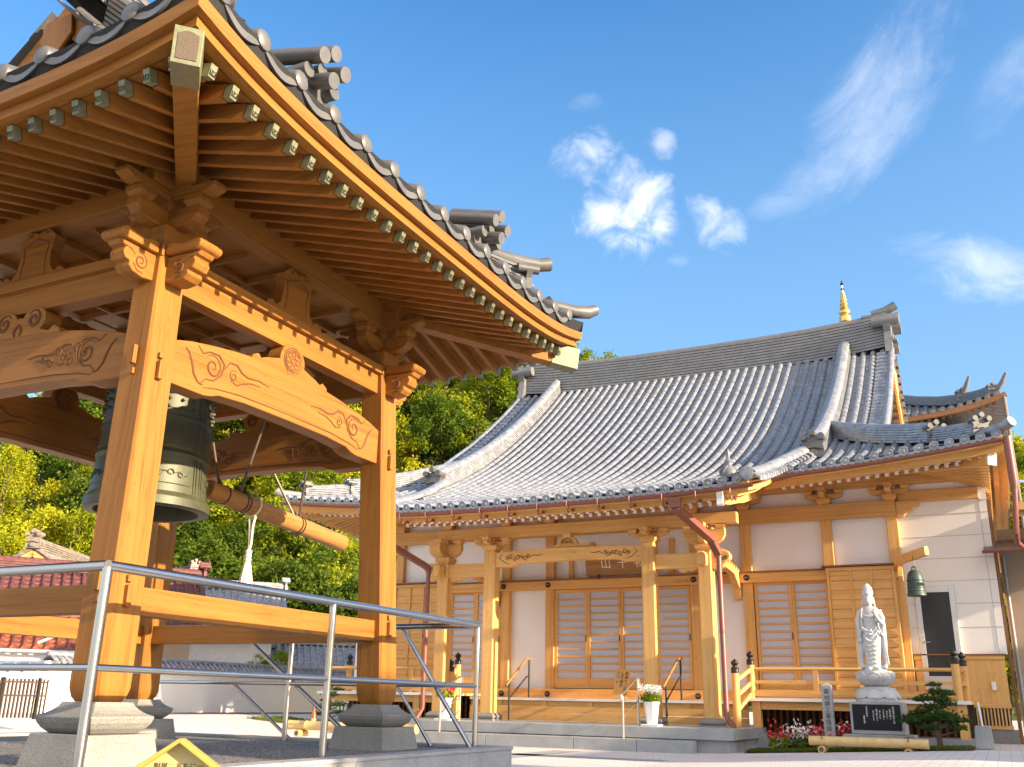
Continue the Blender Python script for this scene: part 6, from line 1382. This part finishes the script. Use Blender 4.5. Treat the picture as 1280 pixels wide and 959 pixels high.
f0, f1 = Vector((-14.75, 10.35, .38)), Vector((-14.03, 11.3, .38)); mb = MB()
for k in range(22): c_ = f0.lerp(f1, k / 21.); mb.bar(c_ + Z3 * .02, c_ + Z3 * .62, .03, .02, mat=2)
mb.build('slats', FENCEW, t); mb = MB()
for z in (.36, .57): mb.bar(f0 + Z3 * z, f1 + Z3 * z, .03, .03, mat=0)
mb.build('rail', FENCEW, t)
for f in (.45, .90): mb = MB(); c_ = f0.lerp(f1, f); mb.bar(c_, c_ + Z3 * .64, .045, .045, mat=2); mb.build('post', [BLACK] * 3, t)

def gable_house(name, lab, c, yaw, w, d, zw, pitch, over, rt, wallm, group=None, trim=WH[2], sp=.27, extra=None):
    """c: centre on the ground; ridge along local x (length w), depth d; eaves at zw"""
    t = thing(name, lab, 'house', c, group); c = Vector(c); e1 = Vector((math.cos(yaw), math.sin(yaw), 0)); e2 = Vector((-e1.y, e1.x, 0)); H_ = d / 2 * pitch
    mb = MB(); L = lambda x, y, z: c + e1 * x + e2 * y + Z3 * z
    h0, h1 = w / 2 - over, d / 2 - over
    pts = [(-h1, 0), (h1, 0), (h1, zw), (0, zw + h1 * pitch), (-h1, zw)]
    mb.prism(pts, L(-h0, 0, 0), e2, Z3, e1 * 2 * h0, 0); mb.build('wall', wallm, t)
    mb = MB()
    for sg_ in (1, -1):
        P = lambda p, s, dz: L(p, sg_ * (d / 2 - s), zw - over * pitch + .12 + s * pitch + dz)
        rows_ = [-w / 2 + .1 + k * sp for k in range(int((w - .1) / sp) + 1)]
        tile_field(mb, P, rows_, lambda x: (0., d / 2), .26, .055, seg=.26, sag=.05, step=.035, disc=sg_ < 0)
    rf = mb.build('roof', rt, t, smooth=True, angle=40)
    mb = MB(); ridge_bar(mb, [L(x, 0, zw - over * pitch + .1 + H_) for x in (-w / 2, -w / 4, 0, w / 4, w / 2)], .3, .28, 4)
    for k in (1, -1): onigawara(mb, L(k * w / 2, 0, zw - over * pitch + .1 + H_), e1 * k, .55); [mb.tube([L(k * (w / 2 - .05), sg_ * (d / 2 - s), zw - over * pitch + .15 + s * pitch) for s in (0, d / 4, d / 2)], .08, 8) for sg_ in (1, -1)]
    mb.build('ridge', rt, rf, smooth=True)
    mb = MB()
    for k in (1, -1):
        for sg_ in (1, -1): mb.bar(L(k * (w / 2 - .06), sg_ * (d / 2 + .02), zw - over * pitch - .02), L(k * (w / 2 - .06), 0, zw - over * pitch - .02 + H_), .06, .22, mat=0)
    mb.build('barge_board', flat('brown_barge', (.20, .10, .07), .6) if trim is None else trim, t)
    return t, L
# red tiled house: wing with its ridge across the view, gabled block with timber front
gable_house('red_tiled_house', 'house wing with dark red tiled roof left of the near pillar', (-25.42, 19.84, .3), R(52), 9, 5.6, 2.5, .58, .45, RTILE, flat('tan_wall', (.42, .30, .2), .8))
gable_house('timber_gabled_house', 'red tiled house with orange timber gable seen between the pillars', (-38.2, 37.0, 0), R(-25), 7.0, 8.6, 2.9, 1.02, .8, RTILE, flat('orange_timber_gable', (.55, .25, .08), .6, var=.2, scale=14.), trim=flat('grey_barge', (.33, .27, .25), .6))
t, L = gable_house('orange_roof_annex', 'low annex with bright orange tiled roof and pale gutter behind the white wall', (-23.56, 18.1, .3), R(52), 4.6, 2.9, 1.6, .50, .32, OTILE, PLASTER)
mb = MB(); mb.tube([L(-2.2, -1.48, 1.50), L(2.2, -1.48, 1.50)], .04, 8); mb.tube([L(.8, -.75, 2.2), L(.8, -.8, 2.0), L(.25, -1.25, 1.70)], .045, 8); mb.build('gutter', ALU, t)
gable_house('weathered_roof_house', 'far house with weathered brown ridge and small gable above the red roof', (-29.2, 23.9, .3), R(118), 7, 4.4, 3.75, .62, .5, OLDT, WB[2])
gable_house('grey_tiled_house', 'house with blue grey tiled roof and white gable beyond the railing', (-29.54, 31.92, 0.24), R(47), 5.0, 5.6, 3.3, .70, .6, GTILE, flat('white_gable_wall', (.62, .60, .58), .8), trim=flat('dark_barge', (.16, .11, .09), .6))
t, L = gable_house('small_gabled_house', 'small white house with grey roof and dark gable above the garden wall', (-25.90, 33.95, 0.24), R(42), 3.5, 3.2, 1.9, .62, .5, GTILE, PLASTER, trim=BLACK)
mb = MB()
for x in (-1.1, -.35, .4): mb.bar(L(x, -1.12, .4), L(x, -1.12, 1.9), .09, .04, mat=0)
for y in (-.5, .1, .6): mb.bar(L(1.27, y, .4), L(1.27, y, 2.1), .08, .04, mat=0)
mb.build('timber_post', BLACK, t)
t, L = gable_house('half_timbered_house', 'white half timbered house front with dark posts seen under the tie beam', (-30.45, 34.30, 0.24), R(42), 5.6, 3.5, 2.75, .55, .42, GTILE, PLASTER)
mb = MB()
for k in range(9): mb.bar(L(-2.3 + k * .57, -1.35, .4), L(-2.3 + k * .57, -1.35, 2.75), .10, .05, mat=0)
mb.bar(L(-2.35, -1.36, 2.6), L(2.35, -1.36, 2.6), .06, .14, mat=0); mb.build('timber_frame', BLACK, t)

# neighbouring houses east of the yard (their shadows fall across the yard in the evening); the last is added for its shade
gable_house('unseen_house', 'two storey tiled house across the yard facing the bell tower platform', (16.0, 7.7, 0), R(90), 6.0, 8.0, 5.3, .42, .5, GTILE, PLASTER)
gable_house('unseen_house', 'two storey tiled house across the yard facing the temple hall front', (16.5, 17.6, 0), R(90), 9.4, 8.0, 4.9, .42, .5, GTILE, SIDING)

gable_house('unseen_house', 'unseen long tiled house added across the yard to shade the near ground', (16.0, -4.1, 0), R(90), 11.6, 8.0, 5.3, .42, .5, GTILE, SIDING)  # out of view, added to shade near ground and cut bounce under the eaves

# ================================================================== wooded hill
def az(px, py=870):
    d = pix_dir(px, py); return math.atan2(d.x, d.y)
AZK = [(az(-700), 22), (az(0), 24.), (az(120), 27.), (az(270), 30.), (az(400), 33.), (az(520), 35.), (az(600), 37.), (az(670), 36), (az(735), 35.5), (az(900), 33), (az(1270), 21.), (az(1900), 20)]
def hill_z(r, a_):
    top = np.interp(a_, [k[0] for k in AZK], [k[1] for k in AZK]); near = 62 if a_ < az(900) else 74
    t = min(1, max(0, (r - near) / (118 - near))); t = t * t * (3 - 2 * t); z = top * t
    if r > 118: z += (r - 118) * .02
    return z + .8 * math.sin(a_ * 40 + r * .2) * t
def HPt(r, a_): return Vector((r * math.sin(a_), r * math.cos(a_), hill_z(r, a_)))
A0, A1 = az(0) - R(34), az(1270) + R(30)
mb = MB(); mb.grid(lambda i, j: HPt(58 + 190 * j, A0 + (A1 - A0) * i), 110, 46)
HILLM = flat('hill_undergrowth', (.05, .07, .016), .95, var=.5, scale=.6)
struct(mb.build('hill', HILLM, smooth=True))
# trees: a few kinds, each modelled once and then copied
def crown_mesh(kind, seed):
    g = np.random.default_rng(seed); V, Fc = [], []
    H_, Rr = (9.0, 2.7) if kind != 'bamboo' else (10.5, 1.5)
    clumps = []
    if kind == 'bamboo':
        for _ in range(34):
            z = g.uniform(2.2, H_); r = Rr * (1 - abs((z - 5.5) / 6.5) ** 2.2) * g.uniform(.3, 1.); a_ = g.uniform(0, 6.28); clumps.append((r * math.cos(a_), r * math.sin(a_), z, .75))
    elif kind == 'conifer':
        for _ in range(46):
            z = g.uniform(1.6, H_ + 1.2); r = Rr * .82 * (1 - (z - 1.0) / (H_ + 1.0)) ** .8 * g.uniform(.5, 1.1); a_ = g.uniform(0, 6.28); clumps.append((r * math.cos(a_), r * math.sin(a_), z, .62))
    else:
        lobes = [(g.normal() * 1.15, g.normal() * 1.15, zz, g.uniform(1.2, 1.9)) for zz in (1.8, 2.6, 3.4, 4.2, 5.0, 5.8, 6.6, 7.3)]
        for lx, ly, lz, lr in lobes:
            for _ in range(10):
                d = g.normal(size=3); d /= np.linalg.norm(d); d[2] = abs(d[2]) * .9 - .25; clumps.append((lx + d[0] * lr, ly + d[1] * lr, lz + d[2] * lr, .62))
    n = 10500 // len(clumps)
    for cx_, cy_, cz_, cr_ in clumps:
        p = g.normal(size=(n, 3)) * cr_ * np.array([.55, .55, .42]) + np.array([cx_, cy_, cz_])
        if kind == 'bamboo': p[:, 2] -= .5 * ((p[:, 0] - cx_) ** 2 + (p[:, 1] - cy_) ** 2)
        out = p - np.array([0, 0, 4.5]); out /= np.linalg.norm(out, axis=1)[:, None] + 1e-6
        nn = g.normal(size=(n, 3)) * .8 + out * .5 + np.array([0, 0, .5]); nn /= np.linalg.norm(nn, axis=1)[:, None]
        a_ = np.cross(nn, g.normal(size=(n, 3))); a_ /= np.linalg.norm(a_, axis=1)[:, None]; b_ = np.cross(nn, a_)
        s = (.135 * g.uniform(.6, 1.35, n))[:, None]; w = .42 if kind == 'bamboo' else .62
        q = np.stack([p - a_ * s, p - b_ * s * w, p + a_ * s, p + b_ * s * w], 1); o = len(V) and sum(len(x) for x in V) or 0
        base = sum(len(x) for x in V); V.append(q.reshape(-1, 3)); Fc.append(base + np.arange(n * 4).reshape(-1, 4))
    me = bpy.data.meshes.new('crown'); V = np.concatenate(V); Fc = np.concatenate(Fc)
    me.from_pydata(V.tolist(), [], Fc.tolist()); me.update(); return me
def trunk_mesh(kind, seed):
    g = np.random.default_rng(seed); mb = MB()
    if kind == 'bamboo':
        for q in range(7): x, y = g.normal(size=2) * .5; mb.tube([(x, y, -.5), (x * 1.1, y * 1.1, 5), (x * 1.5, y * 1.5, 9.5)], [.06, .05, .015], 6)
    else:
        mb.tube([(0, 0, -.8), (.05, 0, 2.), (.15, .1, 4.5), (.1, 0, 7.5)], [.24, .19, .12, .03], 8)
        for q in range(7):
            a_ = q * 2.4; z = 2.6 + q * .5; mb.tube([(.1, 0, z), (.8 * math.cos(a_), .8 * math.sin(a_), z + .7), (1.7 * math.cos(a_), 1.7 * math.sin(a_), z + 1.7)], [.09, .06, .02], 6)
    me = bpy.data.meshes.new('trunk'); me.from_pydata([tuple(p) for p in mb.v], [], mb.f); me.materials.append(BARK); me.update(); return me
KINDS = {'broad_bright': ('broadleaf_tree', 'sunlit yellow green broadleaf tree on the wooded hillside', LEAF[0], 'broad'), 'broad_mid': ('broadleaf_tree', 'mid green broadleaf tree on the wooded hillside', LEAF[1], 'broad'),
         'broad_dark': ('broadleaf_tree', 'dark green broadleaf tree on the wooded hillside', LEAF[2], 'broad'), 'bamboo': ('bamboo_clump', 'plume shaped yellow green bamboo clump on the hillside left of the tower', LEAF[0], 'bamboo'), 'conifer': ('conifer_tree', 'narrow dark conifer tree on the wooded hillside', LEAF[2], 'conifer')}
protos = {}
for i, (kname, (nm, lab, lm, form)) in enumerate(KINDS.items()):
    for q in range(2):
        cm, tm = crown_mesh(form, 100 + i * 10 + q), trunk_mesh(form, 7 + i + q); cm.materials.append(lm); protos[kname, q] = (nm, lab, cm, tm)
def put_tree(kname, q, loc, rz_, sc):
    nm, lab, cm, tm = protos[kname, q]
    t = thing(nm, lab, 'tree', loc, {'bamboo': 'bamboo on the hillside', 'conifer': 'conifers on the hillside'}.get(kname, kname.split('_')[-1] + ' green broadleaf trees on the hillside')); t.rotation_euler = (0, 0, rz_); t.scale = (sc, sc, sc * rng.uniform(.9, 1.15))
    for n_, me in (('crown', cm), ('trunk', tm)): o = bpy.data.objects.new(n_, me); COL.objects.link(o); o.parent = t
    return t
a_lo, a_hi = az(-60), az(770)
for r in (63, 67, 72, 77, 83, 89, 96, 103, 110, 117):
    step_ = 3.7 / r; k = 0; a_ = a_lo + rng.uniform(0, step_)
    while a_ < a_hi:
        left = a_ < az(130); pr = rng.uniform()
        hidden = az(470) < a_ and r < 84
        if not hidden:
            if left: kn = 'bamboo' if pr < .55 else 'broad_bright' if pr < .7 else 'broad_mid' if pr < .87 else 'broad_dark'
            else: kn = ('broad_bright' if pr < .45 else 'broad_mid' if pr < .78 else 'broad_dark' if pr < .93 else 'conifer')
            if r < 72 and not left: kn = 'broad_dark' if pr < .5 else 'broad_mid' if pr < .75 else 'broad_bright'
            p = HPt(r + rng.uniform(-2, 2), a_ + rng.uniform(-.3, .3) * step_); put_tree(kn, int(rng.integers(2)), p, rng.uniform(0, 6.28), rng.uniform(.8, 1.2))
        a_ += step_ * rng.uniform(.8, 1.2)
for r in (78, 86, 94, 102, 110, 118):
    for px_ in (1262, 1290, 1325): put_tree('broad_bright' if (r + px_) % 3 else 'broad_mid', int(rng.integers(2)), HPt(r, az(px_) + rng.uniform(-.01, .01)), rng.uniform(0, 6.28), 1.0)
# nearer trees behind the houses, and a garden bush
for px_, r, sc, kn in ((345, 67, .8, 'broad_bright'), (395, 66, .9, 'broad_bright'), (370, 68, .95, 'broad_bright'), (430, 60, .85, 'broad_dark'), (455, 58, .8, 'broad_dark'), (240, 70, .8, 'broad_dark'), (120, 62, .8, 'broad_bright')):
    nm, lab, cm, tm = protos[kn, 0]; p = HPt(r, az(px_)); t = put_tree(kn, 0, p, px_ * .1, sc)
    t['label'] = {'broad_dark': 'dark broadleaf tree growing close behind the houses', 'broad_bright': 'bright yellow green tree growing close behind the houses'}[kn]; t['group'] = 'trees close behind the houses'
bt = put_tree('broad_mid', 1, HPt(38, az(335)) + Z3 * .3, 1., .26); bt['label'] = 'round green garden bush showing above the white garden wall'; bt['category'] = 'bush'; bt.name = 'garden_bush'; del bt['group']
